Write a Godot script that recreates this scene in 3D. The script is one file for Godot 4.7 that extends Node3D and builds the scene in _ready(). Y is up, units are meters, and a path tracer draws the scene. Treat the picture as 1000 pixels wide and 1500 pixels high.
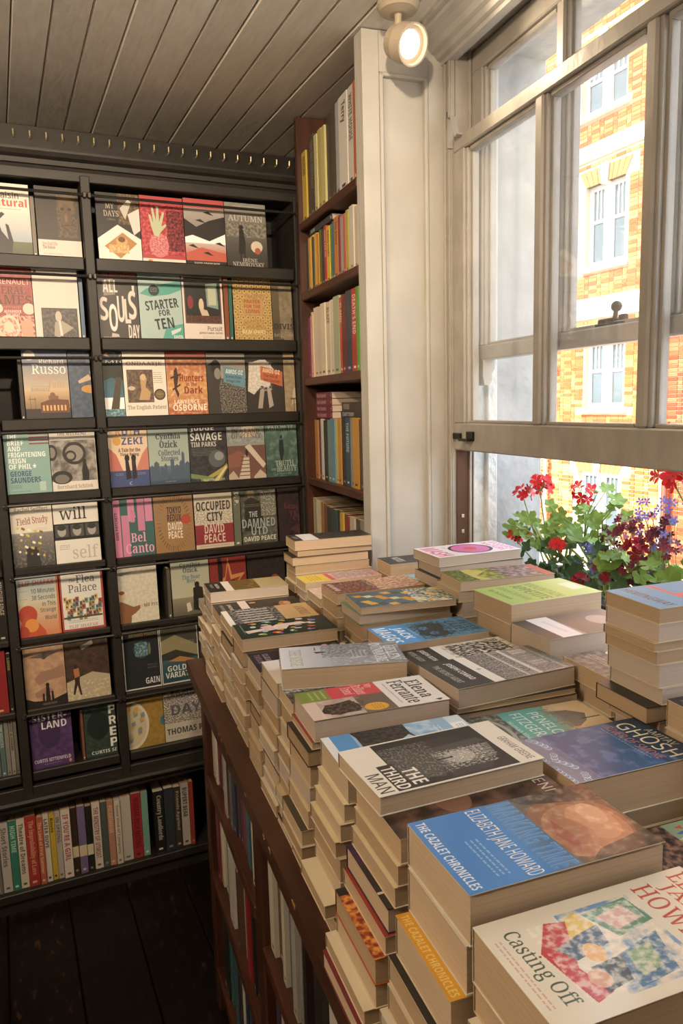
extends Node3D
# A bookshop corner: black face-out bookcase at the back, brown side bookcase, white pier and sash window on the right,
# a low table bookcase covered with stacks of paperbacks, a brick street front outside.

const TABLE_Y := 0.87
const CEIL_Y := 2.36
var WT := Transform3D(Basis(Vector3.UP, deg_to_rad(-5.2)), Vector3(0.895, 0, 0))   # frame of window wall, side bookcase and table
var M := {}
var names := {}
var rng := RandomNumberGenerator.new()

func _ready():
	rng.seed = 7
	camera_and_light()
	make_materials()
	make_atlases()
	build_room()
	build_window()
	build_outside()
	build_back_bookcase()
	build_side_bookcase()
	build_table()
	build_back_books()
	build_side_books()
	build_table_stacks()
	build_table_shelf_books()
	build_plants()
	finish_bulk("stacks", "pale page edges of the lower books deep in the table stacks")
	finish_bulk("shelves", "tightly packed dim book spines in the lower table shelves")
	build_lamps()

func camera_and_light():
	var cam := Camera3D.new(); cam.name = "camera"
	cam.fov = 69.07; cam.near = 0.02; cam.far = 200.0
	cam.transform = Transform3D(Basis(Vector3(0.90806, -0.02553, 0.41807), Vector3(0.08259, 0.98946, -0.11898), Vector3(-0.41063, 0.14257, 0.90059)).orthonormalized(), Vector3(0, 1.5, 2.31))
	cam.current = true
	add_child(cam)
	var env := Environment.new()
	var sky := Sky.new()
	var sm := ProceduralSkyMaterial.new()
	sm.sky_top_color = Color(0.84, 0.88, 0.94); sm.sky_horizon_color = Color(0.95, 0.96, 0.97)
	sm.ground_bottom_color = Color(0.42, 0.40, 0.38); sm.ground_horizon_color = Color(0.62, 0.60, 0.58)
	sm.sky_energy_multiplier = 1.0; sm.ground_energy_multiplier = 1.0
	sm.energy_multiplier = 3.4
	sky.sky_material = sm
	env.background_mode = Environment.BG_SKY; env.sky = sky
	env.tonemap_mode = Environment.TONE_MAPPER_LINEAR
	env.tonemap_exposure = 1.5
	env.sdfgi_enabled = true; env.ssao_enabled = true; env.ssil_enabled = true
	var we := WorldEnvironment.new(); we.name = "environment"; we.environment = env
	add_child(we)
	var sun := DirectionalLight3D.new(); sun.name = "sun"
	sun.light_color = Color(1.0, 0.94, 0.86); sun.light_energy = 4.2; sun.shadow_enabled = true
	sun.light_angular_distance = 0.5
	sun.look_at_from_position(Vector3.ZERO, Vector3(0.70, -0.62, 0.42), Vector3.UP)
	add_child(sun)

# ---------------------------------------------------------------- helpers
func numbered(n: String) -> String:
	var k: int = names.get(n, 0)
	names[n] = k + 1
	return n if k == 0 else "%s_%03d" % [n, k]

func tag(o: Node, label: String, category := "", group := "", kind := "") -> Node:
	if label: o.set_meta("label", label)
	if category: o.set_meta("category", category)
	if group: o.set_meta("group", group)
	if kind: o.set_meta("kind", kind)
	return o

func thing(called: String, xf := Transform3D()) -> Node3D:
	var o := Node3D.new(); o.name = numbered(called)
	add_child(o); o.transform = xf
	return o

func part(called: String, mesh: Mesh, mat: Material, parent: Node, xf := Transform3D()) -> MeshInstance3D:
	var o := MeshInstance3D.new(); o.mesh = mesh
	if mat: o.material_override = mat
	if parent == self: o.name = numbered(called)
	else: o.name = called
	o.transform = xf
	parent.add_child(o, true)
	return o

func sta() -> SurfaceTool:
	var s := SurfaceTool.new(); s.begin(Mesh.PRIMITIVE_TRIANGLES); s.set_smooth_group(-1)
	return s

func fin(s: SurfaceTool) -> ArrayMesh:
	s.generate_normals()
	return s.commit()

func tri_out(s: SurfaceTool, a: Vector3, b: Vector3, c: Vector3, mid: Vector3):
	var n := (b - a).cross(c - a)
	if n.dot((a + b + c) / 3.0 - mid) > 0.0:
		var t := b; b = c; c = t
	s.add_vertex(a); s.add_vertex(b); s.add_vertex(c)

func quad_out(s: SurfaceTool, a: Vector3, b: Vector3, c: Vector3, d: Vector3, mid: Vector3):
	tri_out(s, a, b, c, mid); tri_out(s, a, c, d, mid)

# box between two corners with chamfered edges
func bx(s: SurfaceTool, lo: Vector3, hi: Vector3, ch := 0.0, xf := Transform3D()):
	var c := (lo + hi) / 2.0
	var h := (hi - lo).abs() / 2.0
	ch = minf(ch, minf(h.x, minf(h.y, h.z)) * 0.45)
	var mid := xf * c
	if ch <= 0.0:
		for ax in 3:
			for sg in [-1.0, 1.0]:
				var p := []
				for q in [[-1, -1], [1, -1], [1, 1], [-1, 1]]:
					var v := Vector3.ZERO
					v[ax] = sg * h[ax]; v[(ax + 1) % 3] = q[0] * h[(ax + 1) % 3]; v[(ax + 2) % 3] = q[1] * h[(ax + 2) % 3]
					p.append(xf * (c + v))
				quad_out(s, p[0], p[1], p[2], p[3], mid)
		return
	var f := func(ax: int, sg: Vector3) -> Vector3:
		var v := Vector3.ZERO
		for k in 3: v[k] = sg[k] * (h[k] if k == ax else h[k] - ch)
		return xf * (c + v)
	for ax in 3:
		var b1 := (ax + 1) % 3
		var b2 := (ax + 2) % 3
		for sg in [-1.0, 1.0]:
			var p := []
			for q in [[-1, -1], [1, -1], [1, 1], [-1, 1]]:
				var v := Vector3.ZERO
				v[ax] = sg; v[b1] = q[0]; v[b2] = q[1]
				p.append(f.call(ax, v))
			quad_out(s, p[0], p[1], p[2], p[3], mid)
		for s1 in [-1.0, 1.0]:
			for s2 in [-1.0, 1.0]:
				var va := Vector3.ZERO
				va[b1] = s1; va[b2] = s2; va[ax] = -1.0
				var vb := va; vb[ax] = 1.0
				quad_out(s, f.call(b1, va), f.call(b1, vb), f.call(b2, vb), f.call(b2, va), mid)
	for sx in [-1.0, 1.0]:
		for sy in [-1.0, 1.0]:
			for sz in [-1.0, 1.0]:
				var v := Vector3(sx, sy, sz)
				tri_out(s, f.call(0, v), f.call(1, v), f.call(2, v), mid)

func box_mesh(lo: Vector3, hi: Vector3, ch := 0.0) -> ArrayMesh:
	var s := sta(); bx(s, lo, hi, ch); return fin(s)

# profile (x,y points, closed) extruded along z from z0 to z1
func extrude(prof: PackedVector2Array, z0: float, z1: float, xf := Transform3D()) -> ArrayMesh:
	var s := sta()
	var n := prof.size()
	var area := 0.0
	for i in n: area += prof[i].cross(prof[(i + 1) % n])
	for i in n:
		var a := prof[i]; var b := prof[(i + 1) % n]
		var e := b - a
		var out := Vector3(e.y, -e.x, 0) * signf(area)
		var p := [Vector3(a.x, a.y, z0), Vector3(b.x, b.y, z0), Vector3(b.x, b.y, z1), Vector3(a.x, a.y, z1)]
		var mid: Vector3 = (p[0] + p[2]) / 2.0 - out
		quad_out(s, xf * p[0], xf * p[1], xf * p[2], xf * p[3], xf * mid)
	var t := Geometry2D.triangulate_polygon(prof)
	for k in range(0, t.size(), 3):
		for z in [z0, z1]:
			var m := Vector3(prof[t[k]].x, prof[t[k]].y, (z0 + z1) / 2.0)
			tri_out(s, xf * Vector3(prof[t[k]].x, prof[t[k]].y, z), xf * Vector3(prof[t[k + 1]].x, prof[t[k + 1]].y, z), xf * Vector3(prof[t[k + 2]].x, prof[t[k + 2]].y, z), xf * m)
	return fin(s)

func tube(s: SurfaceTool, pts: Array, r0: float, r1: float, seg := 6):
	var rings := []
	for i in pts.size():
		var d: Vector3 = (pts[mini(i + 1, pts.size() - 1)] - pts[maxi(i - 1, 0)]).normalized()
		var a := d.cross(Vector3.UP if absf(d.y) < 0.9 else Vector3.RIGHT).normalized()
		var b := d.cross(a)
		var r := lerpf(r0, r1, float(i) / maxf(1.0, pts.size() - 1))
		var ring := []
		for k in seg:
			var t := TAU * k / seg
			ring.append(pts[i] + (a * cos(t) + b * sin(t)) * r)
		rings.append(ring)
	for i in pts.size() - 1:
		var mid: Vector3 = (pts[i] + pts[i + 1]) / 2.0
		for k in seg:
			quad_out(s, rings[i][k], rings[i][(k + 1) % seg], rings[i + 1][(k + 1) % seg], rings[i + 1][k], mid)
	for e in [0, pts.size() - 1]:
		var inner: Vector3 = (pts[0] + pts[pts.size() - 1]) / 2.0
		for k in range(1, seg - 1): tri_out(s, rings[e][0], rings[e][k], rings[e][k + 1], inner)

# lathe around local y: list of (r, y)
func lathe(prof: Array, seg := 24) -> ArrayMesh:
	var s := SurfaceTool.new(); s.begin(Mesh.PRIMITIVE_TRIANGLES)
	for i in prof.size() - 1:
		var a: Vector2 = prof[i]; var b: Vector2 = prof[i + 1]
		s.set_smooth_group(i + 1)
		for k in seg:
			var t0 := TAU * k / seg; var t1 := TAU * (k + 1) / seg
			var p := [Vector3(a.x * cos(t0), a.y, a.x * sin(t0)), Vector3(a.x * cos(t1), a.y, a.x * sin(t1)), Vector3(b.x * cos(t1), b.y, b.x * sin(t1)), Vector3(b.x * cos(t0), b.y, b.x * sin(t0))]
			if a.x > 1e-5:
				s.add_vertex(p[0]); s.add_vertex(p[1]); s.add_vertex(p[2])
			if b.x > 1e-5:
				s.add_vertex(p[0]); s.add_vertex(p[2]); s.add_vertex(p[3])
	s.generate_normals()
	return s.commit()

func hexc(c) -> Color:
	return c if c is Color else Color.html(c)

func mat(c, rough := 0.6, spec := 0.5, metal := 0.0) -> StandardMaterial3D:
	var m := StandardMaterial3D.new()
	m.albedo_color = hexc(c); m.roughness = rough; m.metallic_specular = spec; m.metallic = metal
	return m

func noise_tex(freq: float, sd: int, ramp: Array, size := 256, kind := FastNoiseLite.TYPE_SIMPLEX_SMOOTH, oct := 4) -> NoiseTexture2D:
	var n := FastNoiseLite.new(); n.seed = sd; n.frequency = freq; n.noise_type = kind; n.fractal_octaves = oct
	var t := NoiseTexture2D.new(); t.width = size; t.height = size; t.seamless = true; t.noise = n; t.normalize = true
	if ramp:
		var g := Gradient.new()
		var off := PackedFloat32Array(); var col := PackedColorArray()
		for r in ramp:
			off.append(r[0]); col.append(hexc(r[1]))
		g.offsets = off; g.colors = col
		t.color_ramp = g
	return t

func tri_mat(tex: Texture2D, scale: Vector3, rough := 0.6, spec := 0.5, world := true) -> StandardMaterial3D:
	var m := StandardMaterial3D.new()
	m.albedo_texture = tex; m.uv1_triplanar = true; m.uv1_world_triplanar = world; m.uv1_scale = scale
	m.roughness = rough; m.metallic_specular = spec
	return m

func bump(m: StandardMaterial3D, freq: float, sd: int, strength: float) -> StandardMaterial3D:
	var n := FastNoiseLite.new(); n.seed = sd; n.frequency = freq
	var t := NoiseTexture2D.new(); t.width = 256; t.height = 256; t.seamless = true; t.noise = n; t.as_normal_map = true; t.bump_strength = 3.0
	m.normal_enabled = true; m.normal_texture = t; m.normal_scale = strength
	return m

func make_materials():
	M.black = tri_mat(noise_tex(0.02, 3, [[0.0, "211e1b"], [0.6, "282420"], [1.0, "302b27"]]), Vector3(2, 9, 2), 0.48, 0.5)
	M.rod = mat("262320", 0.35)
	M.brown = tri_mat(noise_tex(0.015, 5, [[0.0, "3a2017"], [0.5, "4a2b1e"], [1.0, "5a3626"]]), Vector3(6, 6, 1.0), 0.42, 0.5)
	M.brown_v = tri_mat(noise_tex(0.015, 6, [[0.0, "341c14"], [0.5, "45281c"], [1.0, "563323"]]), Vector3(6, 1.0, 6), 0.42, 0.5)
	M.brown_top = tri_mat(noise_tex(0.015, 15, [[0.0, "3c251b"], [0.5, "4b3024"], [1.0, "58392b"]]), Vector3(7, 7, 0.9), 0.40, 0.5)
	M.worn = mat("a5713c", 0.7)
	M.white = bump(tri_mat(noise_tex(0.012, 8, [[0.0, "adaaa3"], [0.5, "b5b2ab"], [1.0, "bdb9b3"]]), Vector3(2, 1.2, 2), 0.45), 0.03, 4, 0.12)
	M.sash = bump(tri_mat(noise_tex(0.02, 18, [[0.0, "9a948b"], [0.5, "a59f96"], [1.0, "b0aaa1"]]), Vector3(3, 1.5, 3), 0.42), 0.04, 9, 0.15)
	M.ceil = []
	for k in 4:
		M.ceil.append(bump(tri_mat(noise_tex(0.02, 30 + k, [[0.0, ["d8d1c5", "dcd5c9", "d4cdc1", "dad2c5"][k]], [1.0, ["e6e0d5", "e9e3d9", "e2dbcf", "e5ded1"][k]]]), Vector3(9, 9, 1.2), 0.5), 0.03, 40 + k, 0.1))
	M.groove = mat("6a6257", 0.9)
	M.floor = []
	for k in 4:
		var ramp := [[0.0, "0d0806"], [0.6, "140c08"], [0.72, "1a100b"], [0.80, ["2c1d12", "1f130d", "402b1a", "22160f"][k]], [1.0, ["543b24", "2b1c12", "64482c", "38261a"][k]]]
		M.floor.append(tri_mat(noise_tex(0.022, 60 + k * 3, ramp, 512, FastNoiseLite.TYPE_SIMPLEX_SMOOTH, 6), Vector3(3.4, 3.4, 1.0), 0.5, 0.4))
	M.cream_wall = mat("ded6c8", 0.8)
	M.outer = bump(tri_mat(noise_tex(0.02, 70, [[0.0, "989b9c"], [0.6, "a6a8a9"], [1.0, "b2b4b3"]]), Vector3(1.5, 1.5, 1.5), 0.7), 0.05, 71, 0.35)
	M.glass = StandardMaterial3D.new()
	M.glass.transparency = BaseMaterial3D.TRANSPARENCY_ALPHA; M.glass.albedo_color = Color(0.95, 0.98, 0.97, 0.06); M.glass.roughness = 0.02
	M.outer_white = bump(tri_mat(noise_tex(0.04, 75, [[0.0, "a9aaa6"], [0.25, "c6c8c5"], [1.0, "d2d4d1"]]), Vector3(3, 2, 3), 0.6), 0.06, 76, 0.6)
	M.channel = mat("5c4639", 0.85, 0.15)
	M.darkmetal = mat("2a2521", 0.4, 0.5, 0.6)
	M.brass = mat("f0dcae", 0.35, 0.5, 0.7)
	M.lampbody = mat("b9ac98", 0.45)
	M.page = []
	for k in 5:
		var im := Image.create(16, 128, false, Image.FORMAT_RGB8)
		var c0 := hexc(["bda78b", "c4b197", "b39c80", "bfb1a2", "a99376"][k])
		for y in 128:
			var f := rng.randf_range(-0.035, 0.025)
			for x in 16: im.set_pixel(x, y, Color(c0.r + f + rng.randf() * 0.012, c0.g + f, c0.b + f))
		var m := StandardMaterial3D.new()
		m.albedo_texture = ImageTexture.create_from_image(im); m.roughness = 0.85; m.metallic_specular = 0.2
		M.page.append(m)

# ---------------------------------------------------------------- print: an atlas of covers, drawn with rectangles, shapes, noise and lettering
class Atlas:
	var img: Image
	var tw: int
	var th: int
	var cols: int
	var n := 0
	var mat: StandardMaterial3D
	func _init(w: int, h: int, tile_w: int, tile_h: int, rough: float):
		img = Image.create(w, h, false, Image.FORMAT_RGBA8); img.fill(Color.WHITE)
		tw = tile_w; th = tile_h; cols = w / tile_w
		mat = StandardMaterial3D.new(); mat.roughness = rough; mat.metallic_specular = 0.5
	func next() -> Rect2i:
		var r := Rect2i((n % cols) * tw, (n / cols) * th, tw, th)
		n += 1
		return r
	func uv(r: Rect2i) -> Rect2:
		var s := Vector2(img.get_size())
		return Rect2((Vector2(r.position) + Vector2(1.5, 1.5)) / s, (Vector2(r.size) - Vector2(3, 3)) / s)

var AF: Atlas   # face-out covers
var AT: Atlas   # covers on the table
var AS: Atlas   # spines and plain cover colours
var ci: Image
var cr: Rect2i
var fonts := []
var uvs := {}
var text_cache := {}

func px(x: float) -> int: return cr.position.x + roundi(x * cr.size.x / 100.0)
func py(y: float) -> int: return cr.position.y + roundi(y * cr.size.y / 100.0)

func B(c): ci.fill_rect(cr, hexc(c))

func R(x: float, y: float, w: float, h: float, c):
	ci.fill_rect(Rect2i(px(x), py(y), maxi(1, px(x + w) - px(x)), maxi(1, py(y + h) - py(y))).intersection(cr), hexc(c))

func E(cx: float, cy: float, rx: float, ry: float, c):
	var y0 := py(cy - ry); var y1 := py(cy + ry)
	var col := hexc(c)
	for y in range(y0, y1 + 1):
		var f := 1.0 - pow((y - py(cy)) / maxf(1.0, (y1 - y0) / 2.0), 2)
		if f < 0.0: continue
		var hw := sqrt(f) * rx * cr.size.x / 100.0
		ci.fill_rect(Rect2i(int(px(cx) - hw), y, int(2 * hw) + 1, 1).intersection(cr), col)

func P(pts: Array, c):
	var v := PackedVector2Array()
	for i in range(0, pts.size(), 2): v.append(Vector2(px(pts[i]), py(pts[i + 1])))
	var lo := 1e9; var hi := -1e9
	for p in v: lo = minf(lo, p.y); hi = maxf(hi, p.y)
	var col := hexc(c)
	for y in range(int(lo), int(hi) + 1):
		var xs := []
		for i in v.size():
			var a := v[i]; var b := v[(i + 1) % v.size()]
			if (a.y <= y + 0.5) != (b.y <= y + 0.5): xs.append(a.x + (y + 0.5 - a.y) / (b.y - a.y) * (b.x - a.x))
		xs.sort()
		for k in range(0, xs.size() - 1, 2):
			ci.fill_rect(Rect2i(int(xs[k]), y, maxi(1, int(xs[k + 1]) - int(xs[k])), 1).intersection(cr), col)

func G(x: float, y: float, w: float, h: float, c1, c2):
	var y0 := py(y); var y1 := py(y + h)
	for q in range(y0, y1):
		ci.fill_rect(Rect2i(px(x), q, px(x + w) - px(x), 1).intersection(cr), hexc(c1).lerp(hexc(c2), float(q - y0) / (y1 - y0)))

# printed picture grain: two colours mixed by noise
func N(x: float, y: float, w: float, h: float, c1, c2, freq := 0.05, sd := 1, con := 2.0, sx := 1.0):
	var n := FastNoiseLite.new(); n.seed = sd; n.frequency = freq * 1.5 * 150.0 / cr.size.x; n.fractal_octaves = 5
	con = 1.0 + (con - 1.0) * 0.5
	var r := Rect2i(px(x), py(y), px(x + w) - px(x), py(y + h) - py(y)).intersection(cr)
	if r.size.x < 1 or r.size.y < 1: return
	var im := n.get_image(maxi(2, int(r.size.x / sx)), r.size.y, false, false, true)
	if sx != 1.0: im.resize(r.size.x, r.size.y)
	var d := im.get_data()
	var o := PackedByteArray(); o.resize(r.size.x * r.size.y * 4)
	var lut := []
	for k in 256:
		var q := hexc(c1).lerp(hexc(c2), clampf((k / 255.0 - 0.5) * con + 0.5, 0, 1))
		lut.append([q.r8, q.g8, q.b8, q.a8])
	for i in r.size.x * r.size.y:
		var l: Array = lut[d[i]]
		o[i * 4] = l[0]; o[i * 4 + 1] = l[1]; o[i * 4 + 2] = l[2]; o[i * 4 + 3] = l[3]
	var q2 := Image.create_from_data(r.size.x, r.size.y, false, Image.FORMAT_RGBA8, o)
	ci.blend_rect(q2, Rect2i(Vector2i.ZERO, r.size), r.position)

func text_image(s: String, fi: int) -> Image:
	var key := s + str(fi)
	if text_cache.has(key): return text_cache[key]
	var ts := TextServerManager.get_primary_interface()
	var sh := ts.create_shaped_text()
	ts.shaped_text_add_string(sh, s, fonts[fi].get_rids(), 44)
	ts.shaped_text_shape(sh)
	var w := int(ts.shaped_text_get_size(sh).x) + 16
	var out := Image.create(maxi(w, 8), 80, false, Image.FORMAT_RGBA8)
	out.fill(Color(1, 1, 1, 0))
	var x := 6.0
	for g in ts.shaped_text_get_glyphs(sh):
		var fs := Vector2i(g.font_size, 0)
		if g.font_rid.is_valid():
			ts.font_render_glyph(g.font_rid, fs, g.index)
			var ti := ts.font_get_glyph_texture_idx(g.font_rid, fs, g.index)
			if ti >= 0:
				var im: Image = ts.font_get_texture_image(g.font_rid, fs, ti)
				var uv := ts.font_get_glyph_uv_rect(g.font_rid, fs, g.index)
				var gl := im.get_region(Rect2i(uv)); gl.convert(Image.FORMAT_RGBA8)
				var off := ts.font_get_glyph_offset(g.font_rid, fs, g.index)
				out.blend_rect(gl, Rect2i(Vector2i.ZERO, gl.get_size()), Vector2i(int(x + off.x + g.offset.x), int(56 + off.y + g.offset.y)))
		x += g.advance
	ts.free_rid(sh)
	var used := out.get_used_rect()
	if used.size.x > 0: out = out.get_region(used)
	text_cache[key] = out
	return out

# lettering stretched into a rectangle; f: 0 sans bold, 1 sans, 2 serif bold, 3 serif; rot in degrees about its middle
func T(s: String, x: float, y: float, w: float, h: float, c, f := 0, rot := 0.0):
	var im: Image = text_image(s, f).duplicate()
	var wp := maxi(2, px(x + w) - px(x)); var hp := maxi(2, py(y + h) - py(y))
	im.resize(wp, hp, Image.INTERPOLATE_LANCZOS if wp > 20 else Image.INTERPOLATE_BILINEAR)
	var col := hexc(c)
	var d := im.get_data()
	for i in wp * hp:
		d[i * 4] = col.r8; d[i * 4 + 1] = col.g8; d[i * 4 + 2] = col.b8
	im = Image.create_from_data(wp, hp, false, Image.FORMAT_RGBA8, d)
	var at := Vector2i(px(x), py(y))
	if rot != 0.0:
		var a := deg_to_rad(rot)
		var nw := int(absf(wp * cos(a)) + absf(hp * sin(a))) + 2; var nh := int(absf(wp * sin(a)) + absf(hp * cos(a))) + 2
		var q := Image.create(nw, nh, false, Image.FORMAT_RGBA8); q.fill(Color(col, 0))
		for yy in nh:
			for xx in nw:
				var p := Vector2(xx - nw / 2.0, yy - nh / 2.0).rotated(-a) + Vector2(wp, hp) / 2.0
				if p.x >= 0 and p.y >= 0 and p.x < wp and p.y < hp: q.set_pixel(xx, yy, im.get_pixel(int(p.x), int(p.y)))
		at += Vector2i((wp - nw) / 2, (hp - nh) / 2)
		im = q
	var keep := Rect2i(at, im.get_size()).intersection(cr)
	ci.blend_rect(im, Rect2i(keep.position - at, keep.size), keep.position)

# a block of small print: thin broken lines
func small(x: float, y: float, w: float, h: float, c, lines := 3):
	for k in lines:
		var q: float = y + h * k / lines
		var xx: float = x
		while xx < x + w:
			var l := rng.randf_range(1.6, 5.0)
			R(xx, q, minf(l, x + w - xx), h / lines * 0.34, hexc(c).lerp(ci.get_pixel(clampi(px(xx), 0, 2047), clampi(py(q + h / lines * 0.7), 0, 2047)), 0.35))
			xx += l + 1.2

func plain(c) -> Rect2:
	var key := "plain" + str(c)
	if not uvs.has(key):
		cr = AS.next(); ci = AS.img; B(c)
		uvs[key] = AS.uv(cr)
	return uvs[key]

# spine tile: text runs along the tile; x is the height of the book, top first
func spine(c, txt := "", tc = "ffffff", f := 0, band = null, txt2 := "") -> Rect2:
	cr = AS.next(); ci = AS.img; B(c)
	if band: R(58, 0, 16, 100, band)
	if txt: T(txt, 8, 24, minf(56.0 if txt2 else 76.0, txt.length() * 4.2), 54, tc, f)
	if txt2: T(txt2, 68, 30, minf(26.0, txt2.length() * 3.4), 42, tc, 1)
	R(92, 34, 3, 36, tc)
	return AS.uv(cr)

func face(id: String) -> Rect2:
	if not uvs.has(id):
		cr = AF.next(); ci = AF.img; art(id); uvs[id] = AF.uv(cr)
	return uvs[id]

func top(id: String) -> Rect2:
	if not uvs.has(id):
		cr = AT.next(); ci = AT.img; art(id); uvs[id] = AT.uv(cr)
	return uvs[id]

func make_atlases():
	for d in [["Droid Sans", 700], ["Droid Sans", 400], ["Droid Serif", 700], ["Droid Serif", 400]]:
		var f := SystemFont.new(); f.font_names = PackedStringArray([d[0]]); f.font_weight = d[1]; fonts.append(f)
	AF = Atlas.new(2048, 2048, 157, 240, 0.42)
	AT = Atlas.new(2048, 2048, 292, 440, 0.40); AT.mat.metallic_specular = 0.36
	M.gloss = StandardMaterial3D.new(); M.gloss.roughness = 0.16; M.gloss.metallic_specular = 0.55
	AS = Atlas.new(2048, 2048, 204, 30, 0.42)

# ---------------------------------------------------------------- a paperback
# local axes: x from spine to fore-edge, y up the cover, z from back to front cover; origin at the spine's lower back corner
func face_uv(s: SurfaceTool, p: Array, t: Array, out: Vector3):
	var n: Vector3 = (p[1] - p[0]).cross(p[2] - p[0])
	var o := [0, 1, 2, 0, 2, 3]
	if n.dot(out) > 0.0: o = [0, 2, 1, 0, 3, 2]
	for k in o:
		s.set_uv(t[k]); s.add_vertex(p[k])

var bulk := {}   # name -> SurfaceTools of books that are joined into one object of kind stuff

func pour(into: String, me: Mesh, surf: int, m: Material, xf: Transform3D):
	if not bulk.has(into): bulk[into] = {}
	if not bulk[into].has(m):
		var s := SurfaceTool.new(); s.begin(Mesh.PRIMITIVE_TRIANGLES); bulk[into][m] = s
	bulk[into][m].append_from(me, surf, xf)

func finish_bulk(into: String, label: String):
	var me := ArrayMesh.new()
	for m in bulk[into]:
		me = bulk[into][m].commit(me)
		me.surface_set_material(me.get_surface_count() - 1, m)
	tag(part("packed_books", me, null, self), label, "books", "", "stuff")

func book(called: String, xf: Transform3D, W: float, H: float, Th: float, front: Rect2, fmat: Material, spn: Rect2, edge: Rect2, page: int, curl := 0.0, into := "") -> Node3D:
	var o: Node3D = null if into else thing(called, xf)
	var c := 0.0008
	var ins := 0.0012
	# pages
	var s := sta()
	var lo := Vector3(c, ins, c); var hi := Vector3(W - ins, H - ins, Th - c)
	var ph := rng.randf()
	var sp := Th / 0.03
	face_uv(s, [Vector3(hi.x, lo.y, lo.z), Vector3(hi.x, hi.y, lo.z), hi, Vector3(hi.x, lo.y, hi.z)], [Vector2(0, ph), Vector2(6, ph), Vector2(6, ph + sp), Vector2(0, ph + sp)], Vector3.RIGHT)
	face_uv(s, [lo, Vector3(hi.x, lo.y, lo.z), Vector3(hi.x, lo.y, hi.z), Vector3(lo.x, lo.y, hi.z)], [Vector2(0, ph), Vector2(4, ph), Vector2(4, ph + sp), Vector2(0, ph + sp)], Vector3.DOWN)
	face_uv(s, [Vector3(lo.x, hi.y, lo.z), Vector3(hi.x, hi.y, lo.z), hi, Vector3(lo.x, hi.y, hi.z)], [Vector2(0, ph), Vector2(4, ph), Vector2(4, ph + sp), Vector2(0, ph + sp)], Vector3.UP)
	var mid := Vector2(0.5, ph + 0.3)
	for z in [lo.z, hi.z]:
		face_uv(s, [Vector3(lo.x, lo.y, z), Vector3(hi.x, lo.y, z), Vector3(hi.x, hi.y, z), Vector3(lo.x, hi.y, z)], [mid, mid, mid, mid], Vector3(0, 0, z - Th / 2))
	var pm := fin(s)
	if into: pour(into, pm, 0, M.page[page], xf)
	else: part("pages", pm, M.page[page], o)
	# cover: front sheet (printed side outwards), then spine, back and the sheets' inner sides
	var a := sta()
	var b := sta()
	var seg := 6 if curl > 0.0 else 1
	var ec := edge.get_center()
	var e4 := [ec, ec, ec, ec]
	for k in seg:
		var x0 := W * k / seg; var x1 := W * (k + 1) / seg
		var z0 := Th + curl * pow(x0 / W, 2.2); var z1 := Th + curl * pow(x1 / W, 2.2)
		var u0 := front.position.x + front.size.x * k / seg; var u1 := front.position.x + front.size.x * (k + 1) / seg
		var v0 := front.position.y; var v1 := front.end.y
		face_uv(a, [Vector3(x0, 0, z0), Vector3(x1, 0, z1), Vector3(x1, H, z1), Vector3(x0, H, z0)], [Vector2(u0, v1), Vector2(u1, v1), Vector2(u1, v0), Vector2(u0, v0)], Vector3(0, 0, 1))
		face_uv(b, [Vector3(x0, 0, z0 - c), Vector3(x1, 0, z1 - c), Vector3(x1, H, z1 - c), Vector3(x0, H, z0 - c)], e4, Vector3(0, 0, -1))
		for y in [0.0, H]:
			face_uv(b, [Vector3(x0, y, z0 - c), Vector3(x1, y, z1 - c), Vector3(x1, y, z1), Vector3(x0, y, z0)], e4, Vector3(0, y - H / 2, 0))
	face_uv(b, [Vector3(W, 0, Th - c + curl), Vector3(W, H, Th - c + curl), Vector3(W, H, Th + curl), Vector3(W, 0, Th + curl)], e4, Vector3.RIGHT)
	var sv := [Vector2(spn.end.x, spn.end.y), Vector2(spn.position.x, spn.end.y), Vector2(spn.position.x, spn.position.y), Vector2(spn.end.x, spn.position.y)]
	face_uv(b, [Vector3(0, 0, 0), Vector3(0, H, 0), Vector3(0, H, Th), Vector3(0, 0, Th)], sv, Vector3.LEFT)
	for z in [0.0, c]:
		face_uv(b, [Vector3(0, 0, z), Vector3(W, 0, z), Vector3(W, H, z), Vector3(0, H, z)], e4, Vector3(0, 0, z - c / 2))
	for y in [0.0, H]:
		face_uv(b, [Vector3(0, y, 0), Vector3(W, y, 0), Vector3(W, y, c), Vector3(0, y, c)], e4, Vector3(0, y - H / 2, 0))
		face_uv(b, [Vector3(0, y, 0), Vector3(c, y, 0), Vector3(c, y, Th), Vector3(0, y, Th)], e4, Vector3(0, y - H / 2, 0))
	face_uv(b, [Vector3(W, 0, 0), Vector3(W, H, 0), Vector3(W, H, c), Vector3(W, 0, c)], e4, Vector3.RIGHT)
	a.generate_normals()
	var me := a.commit()
	me.surface_set_material(0, fmat)
	b.generate_normals()
	b.commit(me)
	me.surface_set_material(1, AS.mat)
	if into:
		pour(into, me, 0, fmat, xf); pour(into, me, 1, AS.mat, xf)
	else: part("cover", me, null, o)
	return o

# ---------------------------------------------------------------- the room
func u_of(x: float, z: float) -> float: return (x - 0.895) * 0.99588 + z * 0.09063

func z_limit(x: float, u: float) -> float:   # how far a board at x may run before it reaches u in the window wall
	return minf(4.4, (u - (x - 0.895) * 0.99588) / 0.09063)

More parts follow.
